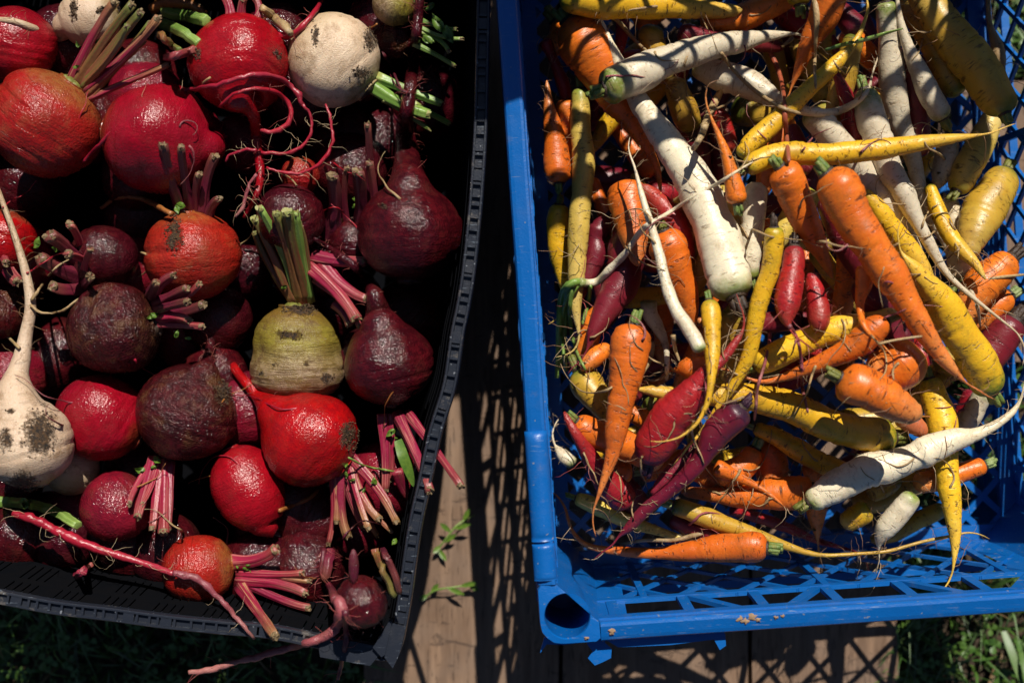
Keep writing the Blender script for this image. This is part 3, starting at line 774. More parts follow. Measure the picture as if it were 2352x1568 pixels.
# ---------------------------------------------------------------- carrots
def smooth01(t): t = min(1, max(0, t)); return t * t * (3 - 2 * t)
def fl_car(x, y):
    a = smooth01((y - 1100) / 190); b = smooth01((x - 2110) / 150) * smooth01((y - 820) / 150)
    c = smooth01((1330 - x) / 60) * .4 * smooth01((y - 500) / 300)
    return .012 + .062 * (1 - max(a, b, c))
def fl_fill(x, y): return .012
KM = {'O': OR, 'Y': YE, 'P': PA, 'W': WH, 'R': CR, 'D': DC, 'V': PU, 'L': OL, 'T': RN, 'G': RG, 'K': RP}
KH = {'O': .25, 'Y': .7, 'P': .6, 'W': .75, 'R': .5, 'D': .5, 'V': .9, 'L': .8, 'T': 0, 'G': 0, 'K': 0}
KR = {'O': (HAIRT, HAIRW), 'Y': (HAIRT, HAIRT), 'P': (HAIRW, HAIRT), 'W': (HAIRW, HAIRW), 'R': (HAIRR, HAIRW), 'D': (HAIRR, HAIRR), 'V': (HAIRW, HAIRR), 'L': (HAIRT, HAIRT), 'T': (HAIRW, HAIRW), 'G': (HAIRT, HAIRT), 'K': (HAIRW, HAIRW)}
CM = {'g': CRG, 'o': CRO, 'd': CRD, 'p': CRP, 't': CRT}
CG = 'carrots heaped in the blue crate'
def hairs_geo(P, Rr, count, r, l0, l1, G, thick=.00022, start=.25):
    "thin side roots leaving a root along its flanks"
    n = len(P)
    for k in range(count):
        i = int((start + (1 - start) * r.random()) * (n - 2)); p = Vector(P[i]); t = (Vector(P[i + 1]) - p).normalized()
        a = r.uniform(-1.9, 1.9); s = Vector((-t.y, t.x, 0)).normalized(); up = Vector((0, 0, 1))
        d = (s * math.sin(a) + up * math.cos(a)).normalized(); q = p + d * Rr[i] * .92
        ln = r.uniform(l0, l1); path = [q - d * .001]; dirv = (d * .8 + t * r.uniform(-.2, .9)).normalized(); st = ln / 6
        for j in range(6):
            dirv = (dirv + Vector((r.uniform(-.5, .5), r.uniform(-.5, .5), -.25 + r.uniform(-.3, .2)))).normalized(); path.append(path[-1] + dirv * st)
        v, f, at = sweep(np.array([tuple(x) for x in path]), np.linspace(thick, thick * .45, 7), 3); G.add(v, f, at)
def crown_geo(p, d, rad, ln, r, kind):
    "ring of short cut leaf stalks round the middle of the crown"
    G = Geo(); d = Vector(d).normalized(); a = d.orthogonal().normalized(); b = d.cross(a)
    m = 6 if rad > .004 else 4
    for k in range(m + 1):
        an = k * 6.283 / m + r.uniform(-.3, .3); off = 0 if k == m else rad * .55
        rr = rad * (.50 if k == m else .46); l_ = ln * r.uniform(.6, 1.15)
        o = p + (a * math.cos(an) + b * math.sin(an)) * off; tip = o + d * l_ + (a * math.cos(an) + b * math.sin(an)) * rad * r.uniform(-.15, .3)
        path = [o - d * rad * .6, o + d * l_ * .3, o + (tip - o) * .7, tip]
        v, f, at = sweep(np.array([tuple(x) for x in path]), [rr * 1.1, rr * 1.05, rr * .95, rr * .8], 7, seed=r.random(), ribs=3, rib_amp=.12); G.add(v, f, at)
    return G
TEND = []
def hash_(t): return sum((i + 1) * ord(c) for i, c in enumerate(t))
def carrot(line, floor=fl_car, fill=False, group=CG, name='carrot', cat='carrot'):
    head, pts, label = line.split('|'); K = head[0]; crown = head[1] if len(head) > 1 else '-'; opt = head[2:]
    pts = [tuple(float(q) for q in p.split(',')) for p in pts.split()]
    rt = random.Random(hash_(label))
    if not fill and pts[-1][2] <= 9 and 's' not in opt and rt.random() < .75:       # wiry end of the taproot
        (x1, y1, r1), (x0, y0, _) = pts[-1], pts[-2]; d = math.dist((x0, y0), (x1, y1)); a = math.atan2(y1 - y0, x1 - x0); x, y = x1, y1; kk = rt.uniform(-.35, .35)
        if r1 > 3: pts[-1] = (x1, y1, 3.2)
        for j in range(4):
            a += kk + rt.uniform(-.25, .25); x += math.cos(a) * rt.uniform(14, 26); y += math.sin(a) * rt.uniform(14, 26)
            pts.append((x, y, max(.9, 2.4 - .45 * j)))
    Ln = sum(math.dist(pts[i][:2], pts[i + 1][:2]) for i in range(len(pts) - 1))
    ns = max(7, int(Ln / 11)); px = catmull(pts, ns); px[:, 2] = np.maximum(px[:, 2], 1.0)
    px[:, 2] = np.where(px[:, 2] > 26, px[:, 2] * .96, px[:, 2])
    P, rr = settle(px, floor=floor, zstart=.14, lift=.014 * ('u' in opt)) if 's' not in opt else limp(px, floor=floor)
    OWNER[0] += 1; put(P, rr, OWNER[0])
    r = random.Random(OWNER[0] * 17 + 3)
    # fine resample of the settled path, in metres
    tot = np.linalg.norm(np.diff(P, axis=0), axis=1).sum(); rmax = rr.max(); r0 = rr[0]
    nr = int(min(90, max(14, tot / (.0024 if not fill else .006)))); big = rmax > .007
    par = np.linspace(0, 1, ns); q = np.linspace(0, 1, nr)
    PP = np.stack([np.interp(q, par, P[:, j]) for j in range(3)], 1)
    for k in range(2): PP[1:-1] = (PP[:-2] + 2 * PP[1:-1] + PP[2:]) / 4
    RR = np.interp(q, par, rr); s = q * tot
    thin = rmax < .0038
    if not thin:
        # shoulder: rounded, with extra rings near the head
        sh = np.array([0, .05, .14, .28, .48, .75]) * r0 * 1.15
        hs = [.42, .62, .78, .90, .975, 1.0]
        s2 = np.concatenate([sh, s[s > sh[-1] * 1.15]]); PP = np.stack([np.interp(s2, s, PP[:, j]) for j in range(3)], 1)
        RR = np.interp(s2, s, RR); RR[:6] *= hs; s = s2
    RR[-1] *= .45
    if len(RR) > 3: RR[-2] *= .8
    cre = []
    if big and not fill:
        for k in range(int(tot / .0036)):
            cre.append((r.uniform(.006, tot * .93), r.uniform(.0005, .0011), r.uniform(.025, .095), r.uniform(0, 6.28)))
    nseg = 24 if (big and not fill) else (14 if not thin else 8)
    v, f, at = sweep(PP, RR, nseg, seed=OWNER[0] * .731, lump=.17 if not thin else .2, creases=cre, head=KH[K] * (1.4 if ('g' in opt or 'G' in opt) else 1) * (0 if 'n' in opt else 1), headlen=max(r0 * (1.7 if not ('g' in opt or 'G' in opt) else 2.8), .004), lumpscale=38 if big else 90)
    o = mesh_obj(name, v, f, KM[K], attrs=at)
    if not fill and not thin: TEND.append((o, PP, RR, K))
    tag(o, label, cat, group)
    if crown in CM:
        d = Vector(PP[0]) - Vector(PP[3]); ln = .0040 + r0 * (.45 + .5 * r.random()); 
        cg_ = crown_geo(Vector(PP[0]) + d.normalized() * .0008, d, r0 * .50, ln, r, crown)
        
        q0 = Vector(PP[0]); dn = d.normalized(); A_ = dn.orthogonal().normalized(); B_ = dn.cross(A_)     # browned collar round the stalks
        vs = []
        for rad_, up_ in ((.60, -.12), (.58, .10), (.48, .17), (.30, .02)):
            for k in range(16):
                a = k * .3927; w = 1 + .16 * noise.noise(Vector((math.cos(a) * 2, math.sin(a) * 2, OWNER[0])))
                vs.append(q0 + (A_ * math.cos(a) + B_ * math.sin(a)) * r0 * rad_ * w + dn * r0 * up_ * w)
        cg_.add(vs, [(j * 16 + k, j * 16 + (k + 1) % 16, (j + 1) * 16 + (k + 1) % 16, (j + 1) * 16 + k) for j in range(3) for k in range(16)], mi=1)
        cg_.build('crown', [CM[crown], CRD], o)
    if not fill and not thin and 'b' not in opt:
        G = Geo(); hairs_geo(PP, RR, 10 + int(tot * 90), r, .004, .018, G); hairs_geo(PP, RR, 3, r, .02, .045, G, .0004, .4); G.build('side_roots', KR[K][r.random() < .5], o)['kind'] = 'stuff'
    return o

# buried carrots that fill the crate below the ones in view
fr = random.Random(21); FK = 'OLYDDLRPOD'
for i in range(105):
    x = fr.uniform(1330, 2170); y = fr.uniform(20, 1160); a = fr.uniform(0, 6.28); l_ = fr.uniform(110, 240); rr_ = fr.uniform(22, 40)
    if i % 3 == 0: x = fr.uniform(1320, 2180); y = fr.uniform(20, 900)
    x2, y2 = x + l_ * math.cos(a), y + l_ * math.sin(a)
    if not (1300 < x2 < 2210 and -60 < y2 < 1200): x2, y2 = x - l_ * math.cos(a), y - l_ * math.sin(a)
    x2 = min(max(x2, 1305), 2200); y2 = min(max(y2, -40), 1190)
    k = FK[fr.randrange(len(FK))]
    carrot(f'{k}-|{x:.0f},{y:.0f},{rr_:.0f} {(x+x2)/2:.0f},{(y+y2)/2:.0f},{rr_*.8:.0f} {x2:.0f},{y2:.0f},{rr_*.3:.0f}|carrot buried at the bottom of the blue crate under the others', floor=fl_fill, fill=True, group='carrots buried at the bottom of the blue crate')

CAR = '''
Oo|1275,45,30 1300,80,40 1250,120,20|orange carrot end in shade, tucked behind the fat orange one at the upper left
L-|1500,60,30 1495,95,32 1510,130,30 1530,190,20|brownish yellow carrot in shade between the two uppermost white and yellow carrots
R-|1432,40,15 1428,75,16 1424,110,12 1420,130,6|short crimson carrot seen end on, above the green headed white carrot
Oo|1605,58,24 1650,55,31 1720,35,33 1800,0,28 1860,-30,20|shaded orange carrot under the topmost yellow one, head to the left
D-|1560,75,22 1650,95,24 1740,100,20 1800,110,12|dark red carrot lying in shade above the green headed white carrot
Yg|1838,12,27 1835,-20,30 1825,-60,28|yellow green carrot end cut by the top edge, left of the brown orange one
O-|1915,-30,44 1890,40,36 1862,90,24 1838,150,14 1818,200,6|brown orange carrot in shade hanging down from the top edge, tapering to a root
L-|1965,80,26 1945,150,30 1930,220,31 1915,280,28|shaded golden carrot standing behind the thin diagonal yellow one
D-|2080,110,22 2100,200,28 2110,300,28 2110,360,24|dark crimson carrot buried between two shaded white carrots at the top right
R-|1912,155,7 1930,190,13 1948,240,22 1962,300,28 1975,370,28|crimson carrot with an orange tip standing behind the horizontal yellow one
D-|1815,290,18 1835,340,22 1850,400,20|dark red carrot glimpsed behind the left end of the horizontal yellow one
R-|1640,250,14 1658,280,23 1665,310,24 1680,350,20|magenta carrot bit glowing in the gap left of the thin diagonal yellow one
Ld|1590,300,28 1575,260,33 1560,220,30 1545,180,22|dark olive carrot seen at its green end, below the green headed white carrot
Og|1690,470,2 1690,471,2|x
R-|1250,92,18 1263,120,12 1280,160,13 1296,205,16 1306,250,12|thin red carrot along the left lattice at the top, with a round head
O-|1300,230,26 1302,300,28 1306,370,26 1310,410,20|orange carrot in shade between the left orange one and the long pale yellow one
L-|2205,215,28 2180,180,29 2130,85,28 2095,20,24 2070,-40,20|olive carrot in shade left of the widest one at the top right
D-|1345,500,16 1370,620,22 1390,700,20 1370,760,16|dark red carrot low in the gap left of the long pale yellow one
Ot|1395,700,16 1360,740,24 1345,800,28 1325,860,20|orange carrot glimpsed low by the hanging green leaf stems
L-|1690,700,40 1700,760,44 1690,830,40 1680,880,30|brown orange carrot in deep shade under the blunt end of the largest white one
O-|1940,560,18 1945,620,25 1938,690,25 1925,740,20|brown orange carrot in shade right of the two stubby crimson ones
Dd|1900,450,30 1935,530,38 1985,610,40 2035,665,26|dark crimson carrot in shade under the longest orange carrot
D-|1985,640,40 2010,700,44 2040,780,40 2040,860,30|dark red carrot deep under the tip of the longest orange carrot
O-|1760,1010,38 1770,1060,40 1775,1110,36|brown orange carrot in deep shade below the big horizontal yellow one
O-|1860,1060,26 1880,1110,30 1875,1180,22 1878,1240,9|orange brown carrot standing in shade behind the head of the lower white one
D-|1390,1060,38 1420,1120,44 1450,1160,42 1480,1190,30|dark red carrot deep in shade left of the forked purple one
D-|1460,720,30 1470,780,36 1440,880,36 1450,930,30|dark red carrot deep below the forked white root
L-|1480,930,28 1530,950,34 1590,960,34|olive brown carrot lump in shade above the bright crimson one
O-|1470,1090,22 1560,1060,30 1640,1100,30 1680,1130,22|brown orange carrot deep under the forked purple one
Dd|2330,735,42 2290,790,44 2250,850,36|dark purple carrot low at the right edge beside the lattice
Ot|2322,678,28 2290,700,32 2250,735,26 2225,760,16|small orange carrot at the right edge, under the green headed orange one
R-|2240,900,24 2222,930,22 2205,965,18|crimson carrot bit in shade below the green crown of the large golden one
W-|2262,895,22 2230,955,24 2200,1000,24 2170,1030,20|short white carrot in shade right of the vertical yellow one
L-|2185,830,34 2150,870,34 2110,930,30|olive yellow carrot in shade under the tip of the longest orange carrot
Lg|2150,810,28 2180,835,30 2215,860,26|green headed carrot stub behind the tip of the longest orange carrot
L-|2170,1165,18 2110,1195,20 2050,1225,20 2000,1240,14|dull yellow carrot low on the right, pointing at the grey white stub
L-|2175,1060,26 2110,1100,34 2040,1135,34 1960,1160,28|brownish yellow carrot under the lower white one, crossing behind the vertical yellow one
L-|2060,1090,24 2035,1115,27 1990,1130,26|olive shaded carrot bulging below the middle of the lower white one
Ot|2262,1068,22 2220,1082,24 2160,1100,25 2100,1110,24|golden yellow carrot end pointing right, behind the vertical yellow one
Y-|1995,1165,28 1965,1185,28 1935,1205,22|yellow carrot lump in half shade below the lower white one
W-|2100,1135,22 2065,1175,27 2035,1210,24 2020,1240,12 2018,1256,6|grey white carrot stub pointing down at the near lattice
Pg|1322,1143,15 1360,1158,19 1420,1188,18 1490,1212,13 1550,1230,8 1610,1240,5|pale carrot with a green cut head at the lower left, crossing under the purple one
D-|1540,1190,20 1600,1215,26 1660,1235,22|dark orange carrot buried above the lowest orange one
W-|1320,1066,15 1300,1050,17 1285,1035,12 1276,1026,6|small grey white carrot tip poking out beside the left rim
Oo|1448,1078,34 1425,1080,30 1400,1075,26|curled orange carrot end with a cracked skin and a purple grey scar
O-|1540,995,20 1490,967,21 1440,945,21 1400,925,18|smooth orange carrot between the pointed orange one and the bright crimson one
Lo|1330,850,30 1348,885,38 1375,925,30 1392,960,14 1396,990,9|olive yellow carrot with a dark green head beside the left lattice
O-|1400,795,14 1375,815,22 1350,835,18 1335,850,9|small orange carrot tip left of the pointed orange carrot's shoulder
Og|1322,966,22 1345,985,34 1400,1008,37 1455,1030,35 1520,1060,30|orange carrot with a green head at the left, passing under the pointed orange one
R-|1440,1160,34 1420,1135,38 1385,1095,30 1355,1050,20 1325,1000,13 1305,965,8 1296,945,5|brick red carrot with a thin tip reaching up along the left side
Lt|1545,1160,22 1600,1178,24 1660,1202,22 1720,1222,17 1790,1248,11 1860,1270,7 1900,1275,5 1970,1271,4 2040,1265,4 2120,1243,4 2200,1227,3|brownish yellow carrot whose long wavy root runs right over the near lattice
R-|1680,1168,14 1730,1185,13 1800,1208,12 1876,1240,8 1951,1262,4|thin crimson carrot pointing right, above the near lattice
Og|1762,1258,30 1726,1256,37 1651,1257,34 1576,1266,22 1501,1270,14 1401,1263,9 1345,1250,6 1312,1215,4 1300,1170,3|lowest orange carrot, its long root curling round the blue corner
Ot|1735,1030,24 1715,1065,30 1680,1085,32 1640,1085,26|orange carrot with a pale green cut crown beside the forked purple one
Oo|1868,1125,34 1830,1128,40 1780,1134,37 1714,1140,30 1640,1136,18 1565,1128,10|orange carrot lying level with its head against the lower white one
W-|1850,262,22 1885,285,34 1940,350,36 1990,410,36 2040,480,34 2090,570,26 2130,640,12|thick grey white carrot in shade, mostly under the horizontal yellow one
W-|2180,320,24 2172,360,26 2162,400,24 2154,432,12|short grey white carrot tip hanging between the shaded ones at the right
Wg|2195,650,24 2208,610,34 2208,560,30 2190,510,26 2175,450,20|grey white carrot with its round end and green stub pointing down, right side
Po|2196,440,24 2212,410,33 2245,345,36 2272,290,28 2288,245,18|yellow olive carrot at the right, pointing up under the widest one
Lo|2312,392,28 2298,420,42 2262,480,50 2236,540,38 2222,590,20|broad olive yellow carrot with a green stub against the right lattice
Od|2325,592,32 2298,618,42 2258,650,46 2226,695,36 2212,740,24|orange carrot with a dark green head against the right lattice
T-|2268,-30,5 2272,50,6 2285,90,12 2295,130,14 2302,180,8 2306,210,3|thin straw coloured root standing against the right lattice at the top
Lg|2308,262,28 2295,235,42 2262,180,50 2189,87,46 2140,20,42 2110,-30,36|widest yellow brown carrot at the top right, its green head against the lattice
Wo|2166,272,24 2139,225,27 2109,162,20 2086,110,14 2068,50,9 2058,-20,6|slim white carrot with a cut green crown pointing down, top right
Ogg|1283,420,20 1282,400,32 1278,350,31 1268,290,22 1260,240,12 1256,185,3|orange carrot along the left lattice, crown down and thin tip up
Od|1290,478,20 1285,500,26 1283,560,26 1290,615,19 1298,660,12 1302,700,6|x
O-|1362,410,12 1371,445,17 1395,500,19 1425,550,16 1440,600,10|narrow orange carrot left of the fat orange one with the yellow green crown
O-|1790,990,2 1791,991,2|x
Yo|1285,470,20 1282,500,25 1283,560,26 1290,615,19 1296,655,12 1300,690,5|ringed yellow carrot along the left lattice, darker at its crown
Yt|1732,982,16 1790,1006,22 1860,1048,26 1930,1082,25 1990,1096,22|pale golden carrot running parallel below the big horizontal yellow one
O-|2030,1030,22 2005,1042,20 1976,1048,12|small orange carrot tip under the crown of the big horizontal yellow one
Yg|2134,870,26 2145,905,31 2162,960,34 2170,1040,31 2178,1110,26 2188,1176,20 2194,1240,12 2190,1300,6|vertical golden carrot pointing down at the near lattice
Yogu|2050,1003,36 2020,1003,42 1950,988,40 1889,967,39 1789,925,37 1680,908,30 1551,905,18 1500,898,13 1462,893,6|big horizontal golden carrot with a dark green shoulder and green stub
O-|2110,800,40 2080,825,58 2040,850,56 1990,862,40|fat orange carrot lying behind the one with the sunken olive crown
Go|2128,996,8 2112,985,20 2085,965,24 2060,950,20|orange carrot tip showing right of the fat carrot with the sunken crown
Yg|1732,840,24 1760,828,30 1800,806,34 1889,766,33 1960,745,26 2020,728,18 2060,715,12|golden carrot with a dark green head above the thin tailed orange one
Oo|2040,736,20 2014,750,32 1985,775,32 1939,808,28 1864,841,17 1801,866,9 1750,877,5 1700,862,3|orange carrot with a round end whose thin pale tail sweeps left
Oo|1929,868,30 1945,876,47 1990,893,54 2039,916,47 2089,944,32 2114,958,20|fat orange carrot with a sunken olive crown, lying right of centre
O-|1650,848,26 1610,845,29 1575,846,24 1548,850,8|stubby orange carrot tip pointing left above the bright crimson carrot
W-|1490,690,18 1492,720,18 1510,750,16 1528,790,8 1532,830,6 1531,872,4|grey white carrot with forked roots in the gap beside the pointed orange one
D-|1455,525,20 1448,545,40 1438,590,46 1426,650,42 1388,722,30 1363,767,16 1350,800,8|large dark crimson carrot with a brown stub, under the crossing thin roots
Dp|1393,500,14 1376,530,25 1368,548,17 1371,580,26 1351,630,21 1338,667,13 1330,700,6|knobbly dark red carrot with a purple neck beside the long pale yellow one
O-|1438,418,24 1440,440,46 1451,505,42 1460,560,28 1465,610,12|fat orange carrot with a yellow green crown above the dark crimson one
R-|1585,600,14 1563,530,28 1526,478,26 1495,445,17 1470,425,8|crimson carrot bending right between the fat orange and the largest white carrots
Oo|1522,530,30 1538,570,47 1563,645,38 1583,710,22 1598,755,8|orange carrot with a browned shoulder behind the slim white root, left of centre
Wgg|1728,640,13 1722,600,22 1726,540,29 1732,470,30 1738,420,26|grey white carrot with a green neck beside the blunt end of the largest white one
R-|1862,628,14 1872,670,22 1880,715,28 1884,760,20|smooth crimson carrot beside the scarred one
Rd|1824,568,26 1822,610,30 1810,690,31 1806,730,18 1812,752,7|stubby crimson carrot with a grey scar and two thin roots, centre right
Y-|1985,440,12 2020,485,22 2062,540,24 2105,600,24 2135,655,18|yellow carrot showing along the right side of the longest orange one, upper one
Yggu|2278,898,34 2262,868,43 2222,790,46 2160,690,38 2110,630,22 2070,580,9|largest golden carrot with a yellow green shoulder, right of the longest orange one
Y-|2135,425,12 2148,470,18 2175,530,20 2204,570,18 2239,605,11 2264,642,3|yellow carrot pointing down right beside the two slim white roots
P-|1332,208,21 1336,300,24 1340,400,26 1330,500,25 1325,600,21 1322,690,14 1330,765,4|x
Pgg|1331,205,20 1335,300,24 1340,400,27 1331,500,26 1325,600,21 1322,700,13 1330,768,4|long pale yellow carrot standing upright near the left lattice
Wgg|1983,205,26 1996,250,33 2014,310,34 2045,390,31 2076,445,25 2109,512,18 2139,567,14 2176,630,8 2239,687,5 2334,762,2|slim white carrot whose long thin tail reaches the right edge
Wgg|2036,5,22 2042,75,26 2049,175,30 2066,275,28 2095,360,20 2116,442,16 2139,505,12 2169,555,8 2189,605,7 2239,685,5 2252,752,3|tall white carrot with a yellow green top coming down from the top edge
O-|1425,225,40 1400,160,52 1350,90,63 1320,52,50|x
Og|1302,45,36 1335,85,60 1372,150,54 1415,230,40 1455,285,24 1490,345,13 1510,390,8 1518,445,3|fat orange carrot at the upper left whose thin tail passes under the white ones
Y-|1290,-10,36 1350,2,42 1450,10,36 1600,20,24 1660,24,18 1704,24,10|topmost yellow carrot, blunt tip pointing right in striped shade
Wd|1690,682,42 1678,650,52 1660,590,56 1636,510,53 1595,420,48 1540,340,38 1500,280,30 1462,222,23 1415,130,13 1383,50,5|largest white carrot, blunt browned end down and thin tip up
W-|1595,150,26 1650,170,34 1710,190,36 1770,222,24 1820,247,13 1870,258,11 1920,257,9 1970,233,7 1995,205,5 2003,172,2|white carrot in half shade whose curved tail hooks upward
Wgg|1385,206,34 1402,200,42 1460,172,45 1540,138,38 1620,112,32 1700,96,24 1760,84,14 1820,78,7|green headed white carrot lying across the top of the heap
Y-|1700,360,16 1720,335,22 1770,290,23 1850,212,20 1920,145,16 1962,100,9 1982,60,5 1994,20,3|thin diagonal yellow carrot crossing up to a wiry tip
You|1712,388,22 1750,368,26 1800,352,27 1900,355,29 2000,345,26 2100,332,20 2180,320,12 2252,310,3|horizontal golden carrot lying above the two crowned orange ones
Og|1694,468,22 1690,445,25 1680,400,18 1664,345,11 1648,305,6 1634,272,3|small orange carrot, crown down and tip up, right of the largest white one
Og|1790,382,28 1802,400,42 1832,470,40 1862,530,30 1890,590,17 1912,638,5|orange carrot with a square green crown below the horizontal golden one
O-|1990,610,24 1984,655,19 1975,690,12 1979,735,8 1995,765,5 2020,785,3|small orange carrot with a bent thin tail, poking out left of the longest orange one
Og|1897,398,36 1920,428,52 1962,505,50 2015,585,44 2070,670,36 2120,755,26 2165,820,18 2215,876,8|longest orange carrot with a dark green crown, right of centre
Og|1457,745,28 1452,770,46 1440,834,47 1428,900,36 1416,984,26 1406,1046,16 1388,1100,9 1371,1148,4|pointed orange carrot standing out over the left side, crown up
Rp|1490,1062,32 1503,1020,48 1538,968,52 1588,905,38 1625,855,20 1663,822,13 1690,785,10 1706,760,6|bright crimson carrot lying diagonal, its tip up to the right
Yg|1628,690,18 1633,720,27 1636,767,20 1636,812,17 1633,880,9 1623,930,6 1601,972,4 1573,996,3|pale yellow carrot with a fleshy head and hooked thin tail over the crimson one
Og|1775,512,2 1776,513,2|x
Yd|1778,522,20 1778,560,22 1770,620,22 1752,670,21 1735,735,19 1720,812,17 1692,872,13 1651,934,9 1621,979,6 1591,1015,3|long slim golden carrot with a dark crown bending down over the crimson one
V-|1640,960,14 1620,1000,16 1595,1040,22 1560,1085,22 1520,1125,16|x
O-|1640,1070,20 1690,1093,13 1730,1112,8 1762,1130,5 1800,1160,3 1830,1172,2|thin orange carrot tail crossing the level orange carrot near the bottom
Vp|1706,932,27 1690,948,39 1645,993,36 1612,1052,23 1574,1096,19 1522,1138,17 1480,1172,14 1446,1210,11 1421,1231,6|forked purple carrot with a grey scarred shoulder, pointing down left
Wo|1856,1155,26 1900,1128,34 1976,1086,40 2051,1066,38 2100,1048,33 2120,1040,37 2189,1010,27 2239,998,15 2289,974,10 2326,946,7 2342,922,4|lower white carrot lying across the heap, its tail on the right lattice
W-|1610,806,16 1590,765,17 1556,717,15 1531,655,13 1513,580,12 1498,525,9 1476,455,7 1458,385,3|slim white root bending down the middle left of the heap
'''
for ln in CAR.strip().split('\n'):
    if ln.endswith('|x'): continue
    carrot(ln)
vo = [o for o in COL.objects if o.get('label', '').startswith('forked purple')][0]
px = catmull([(1625, 1000, 14), (1592, 1032, 18), (1560, 1066, 18), (1525, 1104, 16), (1498, 1135, 8)], 16)
PV = np.array([W(q[0], q[1], float(vo.location.z) + .018) for q in px]); RV = np.array([PM(q[2], .15) for q in px]); RV[0] *= .4
vv, ff, aa = sweep(PV, RV, 18, seed=2.2, lump=.12, lumpscale=60); mesh_obj('root_branch', vv, ff, PU, vo, aa)
print('carrots', OWNER[0], 'heap top', HEAP[:, 2].max(), 'mean', HEAP[:, 2].mean())
for o_ in range(OWNER[0]):
    pass

# thin roots lying loose over the heap
LOOSE = '''
G|1765,110,6 1790,170,6 1800,220,5 1803,270,6 1808,330,5 1812,372,5|pinkish brown thin root hanging down onto the square crowned orange carrot
T|1872,-10,9 1876,40,7 1873,100,4 1871,150,4 1874,205,3|pale wiry root hanging over the diagonal yellow carrot near the top edge
T|1660,200,7 1645,230,9 1625,270,9 1612,310,8 1590,345,6|grey white thin root bending left of the magenta carrot bit
T|1398,32,4 1425,55,5 1460,95,4 1486,118,3|pale thin root between the topmost yellow carrot and the green headed one
T|1657,122,4 1682,158,4 1730,205,5 1790,245,5 1840,262,4|pale thin root crossing the half shaded white carrot
T|1795,108,3 1820,90,5 1822,86,4|short white root end beside the tip of the green headed white carrot
K|1768,768,5 1765,800,4 1752,850,4 1740,890,4 1736,935,4 1733,965,3|pink grey thin root hanging from the scarred crimson carrot, left one
K|1813,748,6 1832,780,4 1841,834,4 1843,890,4 1856,947,3|pink grey thin root hanging over the big horizontal golden carrot, right one
T|2017,790,3 2060,780,3 2118,772,3|thin pale root lying over the orange carrot behind the sunken crown
T|2264,642,4 2300,636,4 2360,630,3|brown thin root crossing the green headed orange carrot at the right edge
T|1426,1250,3 1480,1240,4 1545,1240,5 1590,1230,6 1616,1224,4|pale thin root lying on the lowest orange carrot
T|1498,784,7 1496,822,5 1480,850,4 1470,872,3|grey forked side root hanging left under the forked white carrot
T|1546,770,6 1550,800,4 1560,828,3|grey forked side root hanging right under the forked white carrot
'''
for ln in LOOSE.strip().split('\n'):
    a, b, c = ln.split('|'); carrot(a + '-sbn|' + b + '|' + c, name='thin_root', cat='root', group='thin roots lying over the carrots')
# thin pale carrot with its leaf stems, crossing the left part
o = carrot('W-sG|1330,648,13 1352,650,9 1376,645,9 1401,617,9 1438,580,8 1463,542,7 1488,517,7 1526,495,5 1601,447,4 1651,420,4 1698,390,3 1730,372,2|thin pale carrot with hanging green leaf stems, its wiry tail crossing the largest white one')
for pts in ([(1332, 648, 11), (1306, 655, 10), (1290, 680, 8), (1284, 740, 7), (1282, 800, 6), (1279, 868, 5)], [(1330, 650, 8), (1304, 668, 7), (1298, 730, 6), (1294, 800, 5), (1284, 850, 4)],
            [(1330, 650, 7), (1312, 680, 6), (1310, 740, 5), (1322, 800, 4), (1345, 850, 3)], [(1356, 652, 5), (1352, 690, 5), (1338, 745, 4)], [(1328, 650, 6), (1300, 690, 5), (1290, 760, 4), (1300, 850, 4)]):
    px = catmull(pts, 18); P, rr = limp(px, floor=lambda x, y: .05, z0=float(o.location.z) + .004)
    v, f, at = sweep(P, rr, 8, head=0, headlen=.01, lump=.1); mesh_obj('leaf_stem', v, f, SG, o, at)
# long wiry side roots trailing over the neighbours
tr = random.Random(99)
for (co, PP, RR, K) in TEND:
    for k in range(tr.choice((0, 1, 1, 2, 2))):
        i = tr.randrange(len(PP) // 3, len(PP) - 1); p = PP[i]; d = CAMZ - p[2]
        x, y = p[0] / d * FPX + 1176, -p[1] / d * FPX + 784
        if not (1300 < x < 2230 and 0 < y < 1230): continue
        a = tr.uniform(0, 6.28); cv = tr.uniform(-.3, .3); L_ = tr.uniform(60, 190); pts = [(x, y, tr.uniform(2.0, 3.6))]; m = 8; r_0 = pts[0][2]
        for j in range(m):
            a += cv + tr.uniform(-.45, .45); x += math.cos(a) * L_ / m; y += math.sin(a) * L_ / m; pts.append((x, y, max(.8, r_0 * (1 - (j + 1) / m))))
        if not (1285 < x < 2240 and -20 < y < 1260): continue
        P, rr = limp(catmull(pts, max(10, int(L_ / 8))), z0=float(p[2] + RR[i] * .5), lift=.001)
        v, f, at = sweep(P, rr, 6, seed=x, lump=.4, lumpscale=180)
        mesh_obj('side_root', v, f, {'O': RN, 'Y': RN, 'P': RN, 'W': RN, 'R': RP, 'D': RP, 'V': RP, 'L': RN, 'T': RN, 'G': RB, 'K': RP}[K], co, at)
# grass blade on the heap
px = catmull([(1893, 118, 4), (1925, 108, 5), (1980, 95, 6), (2030, 80, 5), (2070, 69, 2)], 16); P, rr = limp(px)
v, f, at = sweep(P + np.array([0, 0, .004]), rr, 6, flat=.3); o = mesh_obj('grass_blade', v, f, SG, attrs=at); tag(o, 'cut green grass blade lying across the white carrots near the top', 'grass blade')
CARROT_HEAP = HEAP.copy()
